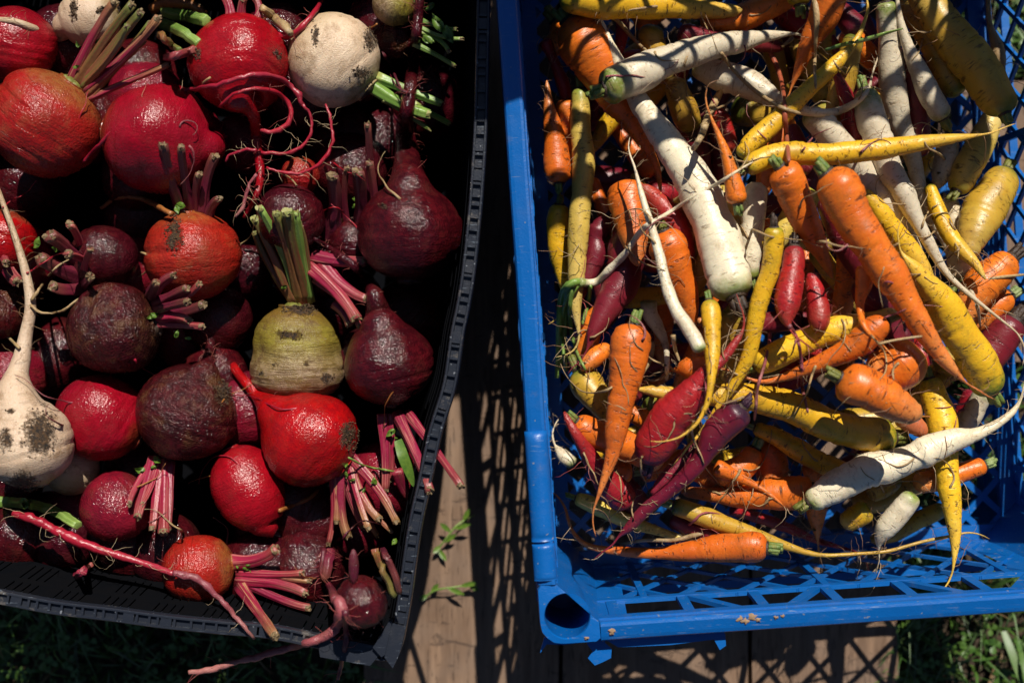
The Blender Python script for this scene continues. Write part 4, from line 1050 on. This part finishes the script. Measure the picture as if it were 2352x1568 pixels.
# ---------------------------------------------------------------- beetroots and turnips
HEAP = np.zeros((0, 5))
put(LW[::2] - np.array([0, 0, .004]), np.full(len(LW[::2]), .0052), 0)      # the rim carries what crosses it
fl_beet = lambda x, y: .035
BG = 'beetroots heaped in the black crate'
def beet(mat, label, c, r, axis, ex=1.0, tail=(), stems=(), smat=SR, patches=None, zc=None, name='beetroot', cat='beetroot', group=BG,
         taper=1.0, crownr=.30, tz=0.0, hair=10, hmat=HAIRR, lump=.10, floor=fl_beet, crown_mat=CRD, leaf=0, cut=CUT, roots=(), rmat=RT, sq=.93, headg=.7, tfloor=None, lump2=.012):
    """c: centre in the picture, r: half width, axis: (dx,dy,dz) from the crown towards the tail in picture directions,
    tail: [(x,y,r)...] picture points, stems: [(x0,y0,x1,y1,r,rise)...]"""
    OWNER[0] += 1; me = OWNER[0]; rn = random.Random(me * 31)
    # ball height by resting on the heap
    z = .12
    for k in range(3):
        p = W(c[0], c[1], z); rr = PM(r, z); z = clear(p[:2], rr * .97, floor(*c), squash=sq) + tz
        if zc is not None: z = zc
    ctr = W(c[0], c[1], z); rad = PM(r, z)
    a = Vector((axis[0], -axis[1], axis[2])).normalized()
    half = rad * ex
    body = []
    nb = 56
    for i in range(nb + 1):
        u = -1 + 2 * i / nb
        uu = math.sin(u * math.pi / 2)
        prof = math.sqrt(max(0, 1 - abs(uu) ** (2.3 if uu < 0 else 2.0 - .45 * (taper - 1))))
        if uu > 0 and taper != 1: prof *= 1 - (taper - 1) * .55 * uu
        if uu < 0 and taper < 1: prof = prof ** (1.0)
        if uu < -.93: prof = max(prof, crownr * .9)
        body.append((ctr + a * half * uu, rad * prof))
    P = [b[0] for b in body]; RR = [b[1] for b in body]
    if tail:
        tp = catmull(list(tail), max(10, int(sum(math.dist(tail[i][:2], tail[i + 1][:2]) for i in range(len(tail) - 1)) / 8)))
        end = ctr + a * half * .86
        TP, TR = limp(tp, floor=tfloor or floor, z0=float(end.z), squash=.9)
        # join: drop body rings thinner than the tail start, then blend
        j = len(P) - 1
        while j > 0 and RR[j] < TR[0] * 1.12: j -= 1
        P = P[:j + 1] + [Vector(q) for q in TP[1:]]; RR = RR[:j + 1] + list(TR[1:])
        P = np.array([tuple(q) for q in P]); RR = np.array(RR)
        lo, hi = max(1, j - 3), min(len(P) - 2, j + 5)
        for k in range(5):
            RR[lo:hi] = (RR[lo - 1:hi - 1] + RR[lo:hi] * 2 + RR[lo + 1:hi + 1]) / 4
            P[lo:hi] = (P[lo - 1:hi - 1] + P[lo:hi] * 2 + P[lo + 1:hi + 1]) / 4
        put(TP, TR, me)
    else:
        P = np.array([tuple(q) for q in P]); RR = np.array(RR); RR[-1] = rad * .05
        TP = None
    put(np.array([tuple(ctr + a * half * k) for k in (-.45, 0, .4)]), np.array([rad * .86, rad * .97, rad * .86]), me)
    cre = [(rn.uniform(0, half * 2), rn.uniform(.0006, .0016), rn.uniform(.010, .035), rn.uniform(0, 6.28)) for k in range(16)]
    v, f, at = sweep(P, RR, 64, seed=me * .417, lump2=lump2, lump=lump, creases=cre, head=headg, headlen=half * .55, patches=patches, lumpscale=26)
    root = bpy.data.objects.new(name, None); COL.objects.link(root); root.location = ctr; tag(root, label, cat, group)
    mesh_obj('bulb', v, f, mat, root, at)
    if patches:
        G = Geo(); pd = at['patch'][1]; ok = [i for i in range(len(v)) if pd[i] > .22]
        for k in range(min(420, len(ok) * 3) if ok else 0):
            i = rn.choice(ok)
            if rn.random() > pd[i] * 1.5 + .1: continue
            q = Vector(v[i]) + Vector((rn.uniform(-1, 1), rn.uniform(-1, 1), rn.uniform(-.2, .3))) * .0016; s_ = rn.uniform(.0003, .0011)
            pts6 = [q + Vector(e) * s_ * rn.uniform(.5, 1.4) for e in ((1, 0, 0), (-1, 0, 0), (0, 1, 0), (0, -1, 0), (0, 0, 1), (0, 0, -1))]
            G.add(pts6, [(0, 2, 4), (2, 1, 4), (1, 3, 4), (3, 0, 4), (2, 0, 5), (1, 2, 5), (3, 1, 5), (0, 3, 5)])
        if G.v: G.build('soil_crumbs', CRUMB, root, smooth=False)['kind'] = 'stuff'
    cp = ctr - a * half * .93
    if stems or crownr > .1:
        G = crown_geo(cp, -a, rad * crownr * .8, rad * .10, rn, 'd'); G.build('crown', crown_mat, root)
    for st in stems:
        x0, y0, x1, y1, sr, rise = st[:6]; bow = st[6] if len(st) > 6 else rn.uniform(-11, 11)
        z0 = cp.z if rise is not None else z
        L2 = math.dist((x0, y0), (x1, y1)); nx, ny = -(y1 - y0) / L2, (x1 - x0) / L2
        sr *= rn.uniform(.72, .98); x1 += rn.uniform(-6, 6); y1 += rn.uniform(-9, 9)
        pts = [(x0, y0, sr * 1.25), (x0 + (x1 - x0) * .45 + nx * bow, y0 + (y1 - y0) * .45 + ny * bow, sr * .92), (x0 + (x1 - x0) * .8 + nx * bow * .8, y0 + (y1 - y0) * .8 + ny * bow * .8, sr * .86), (x1, y1, sr * rn.uniform(.7, .95))]
        m = 12; px = catmull(pts, m)
        z1 = z0 + rise
        PS = np.array([W(px[i, 0], px[i, 1], z0 + (z1 - z0) * i / (m - 1)) for i in range(m)]); RS = np.array([PM(px[i, 2], z0) for i in range(m)])
        up = 0
        for i in range(3, m): 
            q = clear(PS[i, :2], RS[i], .02, skip=me, squash=.85) - PS[i, 2]
            if q > 0: up = max(up, q / (i / (m - 1)))
        up = min(up, .05)
        PS[:, 2] += np.linspace(0, up, m)
        put(PS[2:], RS[2:], me)
        # cross-section: ribbed, U shaped
        vv, ff, aa = sweep(PS, RS, 24, seed=rn.random() * 6, ribs=rn.choice((4, 5, 6)), rib_amp=.13, lump=.16, head=.8, headlen=.012, lumpscale=60, flat=rn.uniform(.55, .85))
        so = mesh_obj('stem', vv, ff, smat if not isinstance(smat, (list, tuple)) else rn.choice(smat), root, aa)
        d = Vector(PS[-1]) - Vector(PS[-2]); d.normalize(); G = Geo(); A_ = d.orthogonal().normalized(); B_ = d.cross(A_)
        vs = [Vector(PS[-1]) + d * .0010 * rn.uniform(-.5, 1)]
        for k in range(12): vs.append(Vector(PS[-1]) + (A_ * math.cos(k * .5236) + B_ * math.sin(k * .5236)) * RS[-1] * rn.uniform(.65, 1.08) + d * rn.uniform(-.0012, .0022))
        for k in range(12): vs.append(Vector(PS[-1]) + (A_ * math.cos(k * .5236) + B_ * math.sin(k * .5236)) * RS[-1] * .98 - d * .0022)
        G.add(vs, [(0, 1 + k, 1 + (k + 1) % 12) for k in range(12)] + [(1 + k, 13 + k, 13 + (k + 1) % 12, 1 + (k + 1) % 12) for k in range(12)])
        mesh_obj('cut_end', G.v, G.f, cut, so, smooth=False, base=root)
    for rt in roots:
        px = catmull(list(rt), max(10, int(sum(math.dist(rt[i][:2], rt[i + 1][:2]) for i in range(len(rt) - 1)) / 7)))
        PS, RS = limp(px, floor=floor, lift=.001, squash=.9)
        put(PS, RS, me); vv, ff, aa = sweep(PS, RS * .8, 7, seed=me * .3, lump=.4, lumpscale=160); mesh_obj('side_root', vv, ff, rmat, root, aa)
    if hair:
        G = Geo()
        if TP is not None: hairs_geo(TP, TR, hair, rn, .006, .022, G, .0002, 0.0)
        else: hairs_geo(P, RR, hair // 3, rn, .004, .012, G, .00018, .1)
        if len(G.v): G.build('root_hairs', hmat, root)['kind'] = 'stuff'
    if leaf: 
        for k in range(leaf):
            b0 = cp - a * rad * rn.uniform(.1, .9) + Vector((rn.uniform(-.3, .3), rn.uniform(-.3, .3), .25)) * rad
            leaf_scrap(b0, rn, .005 + .006 * rn.random(), root)
    return root
def leaf_scrap(b0, rn, s, parent=None, name='leaf_scrap'):
    n = 6; vs = []; fs = []
    A_ = Vector((rn.uniform(-1, 1), rn.uniform(-1, 1), rn.uniform(-.2, .6))).normalized(); B_ = A_.cross(Vector((0, 0, 1))).normalized()
    for i in range(n):
        for j in range(4):
            u = i / (n - 1); w = .26 * math.sin(math.pi * min(1, u * .85 + .15)) * (j / 1.5 - 1)
            vs.append(b0 + A_ * s * u + B_ * s * w + Vector((0, 0, s * .8 * noise.noise(Vector((u * 5, j * 2.3, b0.x * 900)))) ) )
    for i in range(n - 1):
        for j in range(3): fs.append((i * 4 + j, i * 4 + j + 1, (i + 1) * 4 + j + 1, (i + 1) * 4 + j))
    return mesh_obj(name, vs, fs, LEAF, parent)

# filler below
fr = random.Random(5)
fb = [(fr.uniform(20, 900), fr.uniform(20, 1260)) for k in range(30)]
for i, (x, y) in enumerate([(60, 420), (330, 180), (560, 330), (800, 330), (980, 240), (700, 620), (560, 620), (130, 820), (430, 780), (780, 700), (940, 720), (120, 1200), (330, 1080), (640, 960), (820, 1200), (620, 1350), (250, 1280), (60, 1290), (900, 60), (330, 500), (30, 640), (870, 330), (720, 430)] + fb + [(40, 1235), (150, 1240), (300, 1255), (380, 1262), (600, 1300), (700, 1305)]):
    beet((DK if i > 52 else [DK, DK, CB][i % 3]), 'beetroot buried at the bottom of the black crate under the others', (x, y), fr.uniform(70, 95), (fr.uniform(-1, 1), fr.uniform(-1, 1), .2), zc=.045 + .03 * (i > 22) + .02 * (i > 52), hair=0, crownr=.05, group='beetroots buried at the bottom of the black crate')

TN, TC, TGp = 'turnip', 'turnip', 'turnips heaped in the black crate'
beet(RD, 'red beetroot cut by the left picture edge near the top, under a turnip tail', (38, 105), 88, (.2, -1, .2), hair=0)
beet(RD, 'red beetroot at the left picture edge behind the tall pale root', (5, 555), 72, (-.2, 1, .1), hair=0, stems=[(2, 575, 42, 655, 17, .02), (-5, 560, 20, 600, 12, .03)])
beet(BR, 'hairy tan brown beetroot at the left edge below the red stems', (2, 715), 64, (-1, 0, .1), hair=30, hmat=HAIRT)
beet(DK, 'dark beetroot behind the white turnip with cut stems, upper middle', (812, 560), 58, (0, 1, .1), stems=[(758, 560, 757, 408, 18, .05), (830, 540, 826, 398, 17, .05), (800, 540, 796, 392, 9, .04), (868, 540, 852, 376, 11, .04), (850, 480, 846, 282, 11, .05)], smat=SD, hair=0, leaf=3)
beet(RO, 'small orange red beetroot glimpsed behind the curling roots', (690, 405), 44, (0, 1, .1), hair=0)
beet(BR, 'knobbly brown beetroot beside the upper white turnip', (910, 92), 42, (0, 1, .1), hair=20, hmat=HAIRT, lump=.3, lump2=.12)
beet(MG, 'yellow tan turnip cut by the top edge, right of the upper white turnip', (905, 10), 50, (-1, 0, 0), name=TN, cat=TC, group=TGp, hair=0, stems=[(950, 40, 1045, 60, 7, .0), (960, 70, 1030, 112, 7, .0), (955, 60, 1065, 92, 6, .01), (950, 100, 1045, 150, 6, 0)], smat=SG, leaf=10)
beet(TU, 'shaded turnip low at the left behind the dirty one', (165, 1075), 62, (0, 1, .1), name=TN, cat=TC, group=TGp, hair=0)
beet(TU, 'turnip glimpsed between the brown beetroot and the crimson long root', (562, 955), 56, (.3, .2, .9), zc=.085, name=TN, cat=TC, group=TGp, hair=0)
beet(RO, 'rusty red cone shaped beetroot at the bottom, its stems pointing right', (455, 1305), 78, (-1, .15, .1), ex=1.05, hair=10, headg=1,
     stems=[(530, 1290, 640, 1262, 15, .02), (545, 1315, 690, 1312, 12, .02), (545, 1330, 700, 1360, 13, .02), (550, 1345, 660, 1425, 17, .02), (560, 1335, 712, 1395, 12, .02), (560, 1345, 690, 1390, 11, .01), (545, 1300, 715, 1330, 9, .02)], smat=[ST, ST, SR], leaf=4, crown_mat=CRO)
beet(DK, 'rough dark beetroot with hairy skin in the lower right corner of the black crate', (830, 1385), 60, (-.8, .2, .1), hair=30, lump=.2, lump2=.05)
beet(RK, 'dark spindly beetroot root standing above the corner beetroot', (812, 1300), 12, (0, -1, .1), ex=3.4, hair=12, crownr=.3, lump=.3)
beet(CB, 'crimson beetroot with rough skin in the lower left, pink stems over it', (266, 1165), 80, (-.5, .4, .4), hair=0)
beet(RD, 'red beetroot in the left middle, half hidden in shadow', (232, 958), 98, (-1, -.6, .2), ex=1.05, hair=0)
beet(DK, 'dark beetroot beside the tall pale root, its cut stems to the left', (240, 590), 72, (1, .1, -.1), ex=1.05,
     stems=[(195, 620, 118, 535, 19, .045), (190, 600, 165, 522, 13, .04), (200, 640, 96, 590, 19, .04), (190, 640, 208, 575, 13, .05), (190, 655, 212, 628, 14, .05), (200, 660, 120, 655, 17, .03), (210, 610, 155, 575, 14, .055)], smat=[SD, SD, SR], leaf=3)
beet(DK, 'dark beetroot with a glossy top behind the green stems, crimson stems pointing down right', (666, 500), 78, (-.4, -.8, .3), hair=8, leaf=2, crownr=.25,
     stems=[(716, 588, 838, 608, 14, .012), (712, 612, 818, 738, 16, .02), (738, 604, 850, 690, 15, .018), (722, 640, 832, 752, 9, .01), (770, 695, 806, 755, 11, .01)], smat=SR)
beet(BR, 'rough dark brown beetroot with a tuft of cut stems on its right', (262, 757), 107, (-1, .05, -.1), ex=.98, hair=30, hmat=HAIRT, lump=.16, lump2=.035,
     stems=[(350, 690, 398, 640, 13, .03), (352, 700, 424, 655, 13, .035), (356, 712, 458, 658, 12, .035), (356, 722, 464, 700, 13, .03), (356, 732, 436, 728, 15, .03), (352, 742, 462, 752, 9, .02), (346, 680, 354, 655, 14, .04), (350, 715, 430, 690, 13, .045)], smat=[SR, SD], leaf=3)
beet(TU, 'pale turnip with peeling fibres at the top left, its tail pointing left', (205, 42), 66, (-.9, .35, 0), ex=1.05, name=TN, cat=TC, group=TGp,
     tail=[(155, 88, 17), (130, 85, 12), (90, 72, 10), (40, 52, 8), (0, 46, 7), (-30, 44, 6)], hair=26, hmat=HAIRT, patches=[(232, 25, 16, 14), (170, 20, 12, 40)])
beet(RO, 'orange red beetroot at the left edge with long green and pink stems', (104, 286), 125, (-.6, .8, -.1), ex=.95, hair=24,
     stems=[(162, 192, 268, 8, 13, .035), (172, 198, 300, 10, 15, .04), (182, 205, 330, 28, 14, .045), (192, 212, 362, 45, 12, .04), (195, 222, 350, 58, 13, .03), (200, 228, 388, 152, 9, .01), (188, 200, 290, 50, 12, .05), (205, 225, 330, 100, 9, .02)], smat=[SM, SM, ST], headg=1, crown_mat=CRO, leaf=3)
beet(RD, 'large glossy red beetroot left of centre with its root end to the right', (368, 318), 127, (.93, .12, 0), ex=1.0, taper=1.15,
     tail=[(496, 306, 18), (508, 309, 9), (520, 314, 3)], hair=6)
beet(RO, 'red beetroot in the middle with tall dark stems pointing up', (441, 588), 109, (.1, 1, -.15), ex=.95, zc=.128, hair=0, patches=[(400, 540, 30, 60)],
     stems=[(418, 490, 402, 345, 14, .03), (440, 492, 434, 350, 13, .03), (462, 492, 490, 362, 15, .03), (478, 500, 510, 455, 14, .02), (450, 490, 462, 400, 10, .03)], smat=SD, leaf=5, roots=[[(395, 492, 8), (345, 465, 8), (300, 452, 7), (262, 458, 6), (232, 478, 6)]], rmat=RB)
beet(TU, 'round white turnip at the top with brown scuffs and green stems below it', (765, 136), 105, (-.75, -.65, .1), ex=1.02, name=TN, cat=TC, group=TGp, hair=14, hmat=HAIRT, crownr=.34,
     patches=[(725, 78, 10, 42), (850, 90, 25, 38), (830, 168, 34, 22)],
     stems=[(838, 186, 988, 262, 14, 0), (866, 178, 1010, 245, 14, 0), (880, 226, 920, 250, 10, -.01), (950, 240, 1032, 288, 9, -.02), (850, 205, 985, 300, 9, -.02)], smat=SG, cut=CUTG)
beet(RD, 'red beetroot at the top with a tangle of curling crimson roots', (551, 148), 113, (.1, .75, .35), ex=.95, headg=.3,
     tail=[(572, 235, 20), (584, 270, 14), (590, 330, 12), (598, 400, 10), (588, 450, 7), (560, 500, 4)], hair=60, tfloor=lambda x, y: .125,
     stems=[(530, 58, 515, -10, 13, .0), (556, 55, 562, -10, 12, .01), (584, 60, 592, -12, 12, 0)], smat=SR,
     patches=[(455, 125, 13, 20), (634, 120, 10, 12), (642, 132, 7, 9)])
beet(DK, 'large dark beetroot at the right with a tall hairy root pointing up', (940, 532), 121, (0, -1, .12), ex=.93, hair=80,
     tail=[(935, 395, 34), (934, 350, 27), (930, 290, 20), (938, 230, 16), (948, 160, 15), (955, 90, 12), (962, 20, 11), (966, -30, 9)],
     patches=[(880, 475, 12, 10)], roots=[[(925, 215, 4), (905, 170, 4), (885, 130, 4), (868, 95, 3), (885, 60, 2)], [(925, 300, 4), (905, 265, 3), (880, 230, 2), (865, 218, 2)], [(960, 190, 3), (975, 170, 3), (992, 150, 2)], [(940, 215, 3), (905, 190, 2), (865, 80, 2)]], rmat=RK)
beet(DK, 'smooth dark beetroot whose root runs up left and pink stems hang down right', (889, 828), 104, (-.15, -1, .15), ex=.98, taper=1.25, hair=30, headg=0,
     tail=[(872, 735, 34), (866, 700, 24), (856, 662, 17), (835, 630, 12), (800, 600, 9), (760, 572, 7), (722, 548, 4)],
     stems=[(880, 950, 884, 1122, 12, .0), (900, 950, 900, 1100, 8, -.01), (912, 950, 998, 1105, 12, .01), (935, 948, 1062, 1096, 12, .015), (912, 1080, 938, 1150, 17, -.02)], smat=SR, leaf=2)
beet(TU, 'large white turnip at the left edge with black soil patches and a tall root', (60, 1012), 99, (-.22, -1, .1), ex=1.1, taper=1.15, name=TN, cat=TC, group=TGp, hair=40, hmat=HAIRT, tfloor=lambda x, y: .15,
     tail=[(30, 895, 44), (38, 865, 27), (50, 820, 20), (60, 765, 15), (70, 710, 13), (66, 660, 11), (52, 600, 9), (30, 530, 7), (8, 470, 6), (-10, 420, 5)],
     patches=[(92, 992, 60, 84), (50, 1108, 56, 40), (12, 1010, 22, 44), (25, 945, 14, 14)], roots=[[(72, 690, 5), (100, 650, 4), (128, 615, 3), (158, 596, 2)], [(70, 700, 4), (95, 718, 4), (140, 715, 4), (175, 690, 3), (205, 672, 2)], [(45, 800, 5), (25, 780, 4), (5, 760, 3)]], rmat=RN)
beet(MG, 'yellow green mangel with a broad base and upright green stems', (680, 812), 100, (-.02, 1, -.1), ex=1.12, taper=.45, hair=8, name='mangel', cat='mangel', group=None, headg=1, crownr=.42, lump=.16, lump2=.022,
     patches=[(750, 868, 20, 22), (633, 838, 9, 9), (600, 858, 10, 14), (705, 835, 9, 10), (665, 770, 50, 16), (690, 712, 55, 22)],
     stems=[(676, 695, 592, 500, 14, .03), (688, 690, 612, 488, 13, .04), (692, 692, 640, 490, 15, .05), (706, 690, 672, 486, 14, .045), (712, 692, 690, 488, 10, .03), (680, 700, 585, 540, 10, .02), (708, 694, 702, 520, 8, .02)], smat=[SG, SG, SM], cut=CUTG, leaf=4, crown_mat=CRO)
beet(BR, 'brown scabby beetroot in the middle of the lower left, pink stems hanging', (428, 946), 111, (.45, -.9, .1), ex=1.0, hair=26, lump=.12, lump2=.03, headg=0,
     tail=[(478, 840, 16), (480, 815, 11), (484, 790, 10), (488, 760, 9)],
     patches=[(510, 905, 30, 42)],
     stems=[(356, 1052, 316, 1190, 13, .035), (366, 1056, 345, 1215, 12, .03), (378, 1058, 372, 1225, 14, .03), (390, 1060, 390, 1210, 10, .025), (350, 1060, 300, 1165, 9, .035), (366, 1056, 330, 1150, 9, .03)], smat=SR, leaf=5)
beet(RD, 'red beetroot in the lower middle with a curved tan root at its lower end', (572, 1122), 80, (.45, .9, .05), ex=1.3, hair=8, headg=0,
     tail=[(612, 1190, 16), (622, 1180, 9), (606, 1205, 7), (590, 1226, 3)], roots=[[(640, 1172, 7), (680, 1158, 6), (715, 1140, 6), (742, 1110, 4), (758, 1075, 3)]], rmat=RB)
beet(RD, 'bright glossy red beetroot in the lower middle with fanned stems below it', (708, 1006), 108, (-.78, -.62, .05), ex=1.02, taper=1.05, hair=16, headg=.35,
     tail=[(622, 936, 30), (600, 914, 20), (575, 888, 14), (552, 864, 11), (532, 835, 11), (515, 800, 7), (508, 775, 4)],
     patches=[(800, 1000, 30, 46)],
     stems=[(772, 1060, 776, 1205, 13, .0), (785, 1060, 803, 1228, 12, .0), (796, 1055, 868, 1190, 11, .01), (806, 1050, 915, 1208, 12, .015), (790, 1080, 838, 1215, 10, -.01), (764, 1080, 760, 1240, 9, -.01), (800, 1090, 862, 1232, 9, -.01), (810, 1080, 895, 1215, 8, 0), (800, 1060, 850, 1210, 8, .02), (770, 1090, 785, 1195, 8, 0)], smat=[ST, ST, SR, SM], leaf=6, crown_mat=CRO, roots=[[(800, 1050, 3), (840, 1070, 3), (905, 1082, 3)]], rmat=SG)

# wiry side roots trailing from the beetroots over their neighbours
tr = random.Random(44)
for ro in [o for o in COL.objects if o.get('group') == BG]:
    p = ro.location; d = CAMZ - p.z; cx, cy = p.x / d * FPX + 1176, -p.y / d * FPX + 784
    for k in range(tr.choice((1, 2, 2, 3))):
        a = tr.uniform(0, 6.28); r0_ = tr.uniform(50, 95); x, y = cx + math.cos(a) * r0_, cy + math.sin(a) * r0_; cv = tr.uniform(-.35, .35); a += tr.uniform(-1.2, 1.2); L_ = tr.uniform(60, 170); q0_ = tr.uniform(1.8, 3.4); pts = [(x, y, q0_)]
        for j in range(8):
            a += cv + tr.uniform(-.4, .4); x += math.cos(a) * L_ / 8; y += math.sin(a) * L_ / 8; pts.append((x, y, max(.8, q0_ * (1 - (j + 1) / 8))))
        if not all(5 < q[0] < 1020 - max(0, q[1] - 800) * .2 and 5 < q[1] < 1330 for q in pts): continue
        P, rr = limp(catmull(pts, max(10, int(L_ / 8))), floor=lambda x, y: .09, lift=.001)
        v, f, at = sweep(P, rr, 6, seed=x, lump=.4, lumpscale=180); mesh_obj('side_root', v, f, tr.choice((RT, RK, RP, RN, RB)), ro, at)
# long loose roots
def loose(mat, pts, label, hair=8, hm=HAIRW, lift=.0, group='long roots lying over the beetroots', floor=fl_beet, lump=.14, start=None, nm='long_root'):
    OWNER[0] += 1
    px = catmull(pts, max(12, int(sum(math.dist(pts[i][:2], pts[i + 1][:2]) for i in range(len(pts) - 1)) / 8)))
    r_ = random.Random(OWNER[0] * 5); cs_ = nm == 'cut_stem'; sc_ = 1 if cs_ else .78 if mat is RT else .9
    for i in range(len(px)):
        w_ = noise.noise(Vector((i * .55, OWNER[0], 0))); px[i, 0] += 3.5 * w_; px[i, 1] += 3.5 * noise.noise(Vector((i * .5, OWNER[0], 7))); px[i, 2] *= sc_ * (1 + (.08 if cs_ else .35) * w_)
    P, rr = limp(px, floor=floor, lift=lift, z0=start); put(P, rr, OWNER[0])
    if cs_:
        P = np.vstack([P[:1] - (P[1] - P[0]) * .04, P, P[-1:] + (P[-1] - P[-2]) * .04]); rr = np.concatenate([rr[:1] * .85, rr, rr[-1:] * .85])
    v, f, at = sweep(P, rr, 20, seed=OWNER[0] * .3, lump=.1, ribs=5, rib_amp=.11, flat=.75, lumpscale=60, head=.5, headlen=.01) if cs_ else sweep(P, rr, 12, seed=OWNER[0] * .3, lump=lump * 2, lump2=.06, lumpscale=90); o = mesh_obj(nm, v, f, mat, attrs=at); tag(o, label, 'root', group)
    if hair:
        G = Geo(); hairs_geo(P, rr, hair * 2, random.Random(OWNER[0]), .008, .03, G, .00024, 0); G.build('root_hairs', hm, o)['kind'] = 'stuff'
    return o
FLO = lambda x, y: .150
RG_ = 'long roots lying over the beetroots'
loose(RT, [(190, 372, 5), (260, 300, 5), (330, 238, 6), (415, 210, 7), (500, 195, 7), (580, 172, 8), (640, 180, 8), (680, 210, 8), (694, 240, 7)], 'crimson curling root running from the large glossy beetroot over the one at the top', 2, floor=FLO)
loose(RT, [(505, 245, 5), (540, 215, 5), (590, 204, 6), (640, 215, 7), (668, 250, 7), (660, 285, 7), (630, 303, 7), (600, 300, 6)], 'crimson root loop, innermost loop under the top beetroot', 4, HAIRR, floor=FLO)
loose(RT, [(600, 350, 5), (660, 352, 5), (700, 330, 5), (716, 295, 5), (712, 262, 5), (695, 240, 5)], 'crimson root loop right of the thick hairy taproot, middle loop', 8, floor=FLO)
loose(RT, [(612, 385, 4), (660, 398, 5), (700, 395, 5), (740, 370, 6), (764, 325, 5), (758, 270, 4), (748, 240, 3)], 'crimson root loop, the widest one, reaching below the white turnip', 8, floor=FLO)
loose(RT, [(590, 345, 6), (560, 345, 5), (525, 358, 4), (518, 372, 3)], 'short crimson side root left of the thick taproot', 3, floor=FLO)
loose(RP, [(590, 400, 5), (570, 430, 5), (560, 470, 5), (540, 500, 3)], 'pinkish side root hanging left below the tangle', 4, floor=FLO)
loose(RT, [(616, 75, 5), (640, 82, 9), (672, 80, 9), (700, 55, 8), (725, 25, 7), (745, -10, 6)], 'crimson forked root climbing to the top edge beside the white turnip', 4, HAIRR)
loose(RN, [(600, 18, 9), (630, 42, 12), (660, 68, 13), (668, 76, 8)], 'tan tapered root above the top beetroot', 2, group=None)
loose(RB, [(345, 22, 12), (380, 6, 15), (430, 8, 14), (476, 34, 7)], 'orange yellow curved root at the top left', 1, group=None)
loose(RT, [(30, 1178, 10), (90, 1198, 14), (150, 1228, 15), (220, 1258, 13), (300, 1283, 11), (375, 1308, 9), (400, 1316, 9)], 'long bright crimson root running from the left edge to the cone shaped beetroot', 14, HAIRW, .004, floor=lambda x, y: .15)
loose(RP, [(398, 1316, 9), (430, 1322, 10), (458, 1332, 9), (505, 1375, 7), (545, 1420, 6), (584, 1466, 4)], 'pink root end reaching over the lower rim below the cone shaped beetroot', 2, HAIRW, .003, floor=lambda x, y: .16)
loose(RP, [(775, 1375, 14), (785, 1400, 15), (772, 1440, 14), (735, 1465, 11), (680, 1482, 10), (600, 1505, 9), (540, 1520, 8), (480, 1538, 8), (432, 1544, 6)], 'thick pink brown root bending over the lower rim towards the left', 8, HAIRR, .002, floor=lambda x, y: .14)
loose(RP, [(790, 1400, 7), (806, 1428, 6), (830, 1448, 5), (864, 1440, 4)], 'thin brown root curving right below the corner beetroot', 2, HAIRR, .002)
loose(RK, [(792, 1400, 8), (795, 1450, 7), (790, 1500, 7), (775, 1560, 4)], 'thin red root hanging over the corner of the black rim', 6, HAIRR, .002, floor=lambda x, y: .14)
loose(RK, [(745, 1260, 7), (740, 1310, 8), (760, 1350, 10), (772, 1380, 12)], 'dark hairy root standing above the thick pink brown root', 16, HAIRR, .002)
# cut leaf stems lying loose
SGp = 'cut leaf stems lying loose among the beetroots'
def cutstem(mat, pts, label, cutm=CUTG):
    o = loose(mat, pts, label, 0, group=SGp, nm='cut_stem', lump=.06); return o
cutstem(SG, [(372, 28, 12), (420, 36, 13), (474, 48, 13)], 'wet green cut stem at the top, below the orange yellow root')
cutstem(SG, [(372, 55, 12), (415, 72, 12), (458, 102, 12)], 'light green cut stem pointing at the top red beetroot')
cutstem(SM, [(368, 80, 10), (395, 105, 10), (415, 120, 9)], 'brown green cut stem under the light green one')
cutstem(SR, [(378, 133, 10), (410, 126, 11), (445, 115, 11)], 'red cut stem touching the left side of the top red beetroot')
cutstem(SG, [(-10, 1152, 12), (60, 1156, 12), (120, 1172, 13), (178, 1206, 12)], 'green cut stem below the large dirty turnip')
cutstem(SD, [(760, 1262, 10), (752, 1300, 11), (748, 1330, 9)], 'dark red cut stem hanging below the fan of striped stems')
cutstem(SM, [(860, 1260, 9), (880, 1310, 9), (905, 1365, 9)], 'brown stem leaning on the black rim in the lower right corner, left one')
cutstem(SD, [(880, 1262, 8), (902, 1310, 8), (918, 1360, 8)], 'dark stem leaning on the black rim in the lower right corner, right one')
cutstem(SR, [(165, 1328, 8), (190, 1312, 9), (210, 1296, 7)], 'short dark red stem piece lying below the long crimson root')
leafy = [(745, 1300), (935, 1060)]
rn = random.Random(8)
for (x, y, s, lb) in ((1008, 60, .016, 'bright green leaf scrap at the top right of the black crate, upper one'), (1030, 85, .016, 'bright green leaf scrap at the top right of the black crate, lower right one'), (985, 95, .012, 'bright green leaf scrap beside the tall hairy root'), (908, 1240, .008, 'tiny green leaf scrap on the black rim')):
    p = W(x, y, .165 if y < 500 else .17); o = leaf_scrap(Vector((0, 0, 0)), rn, s); 
    o.location = p; tag(o, lb, 'leaf', 'leaf scraps on the beetroots')
blade([(914, 1010, .262), (925, 1045, .268), (940, 1085, .266), (950, 1118, .262)], .0042, LEAF, 'leaf_scrap', 'torn green leaf between the pink stems near the black rim', 'leaf', 'leaf scraps on the beetroots')
print('beets heap top', HEAP[:, 2].max(), HEAP[:, 2].mean())
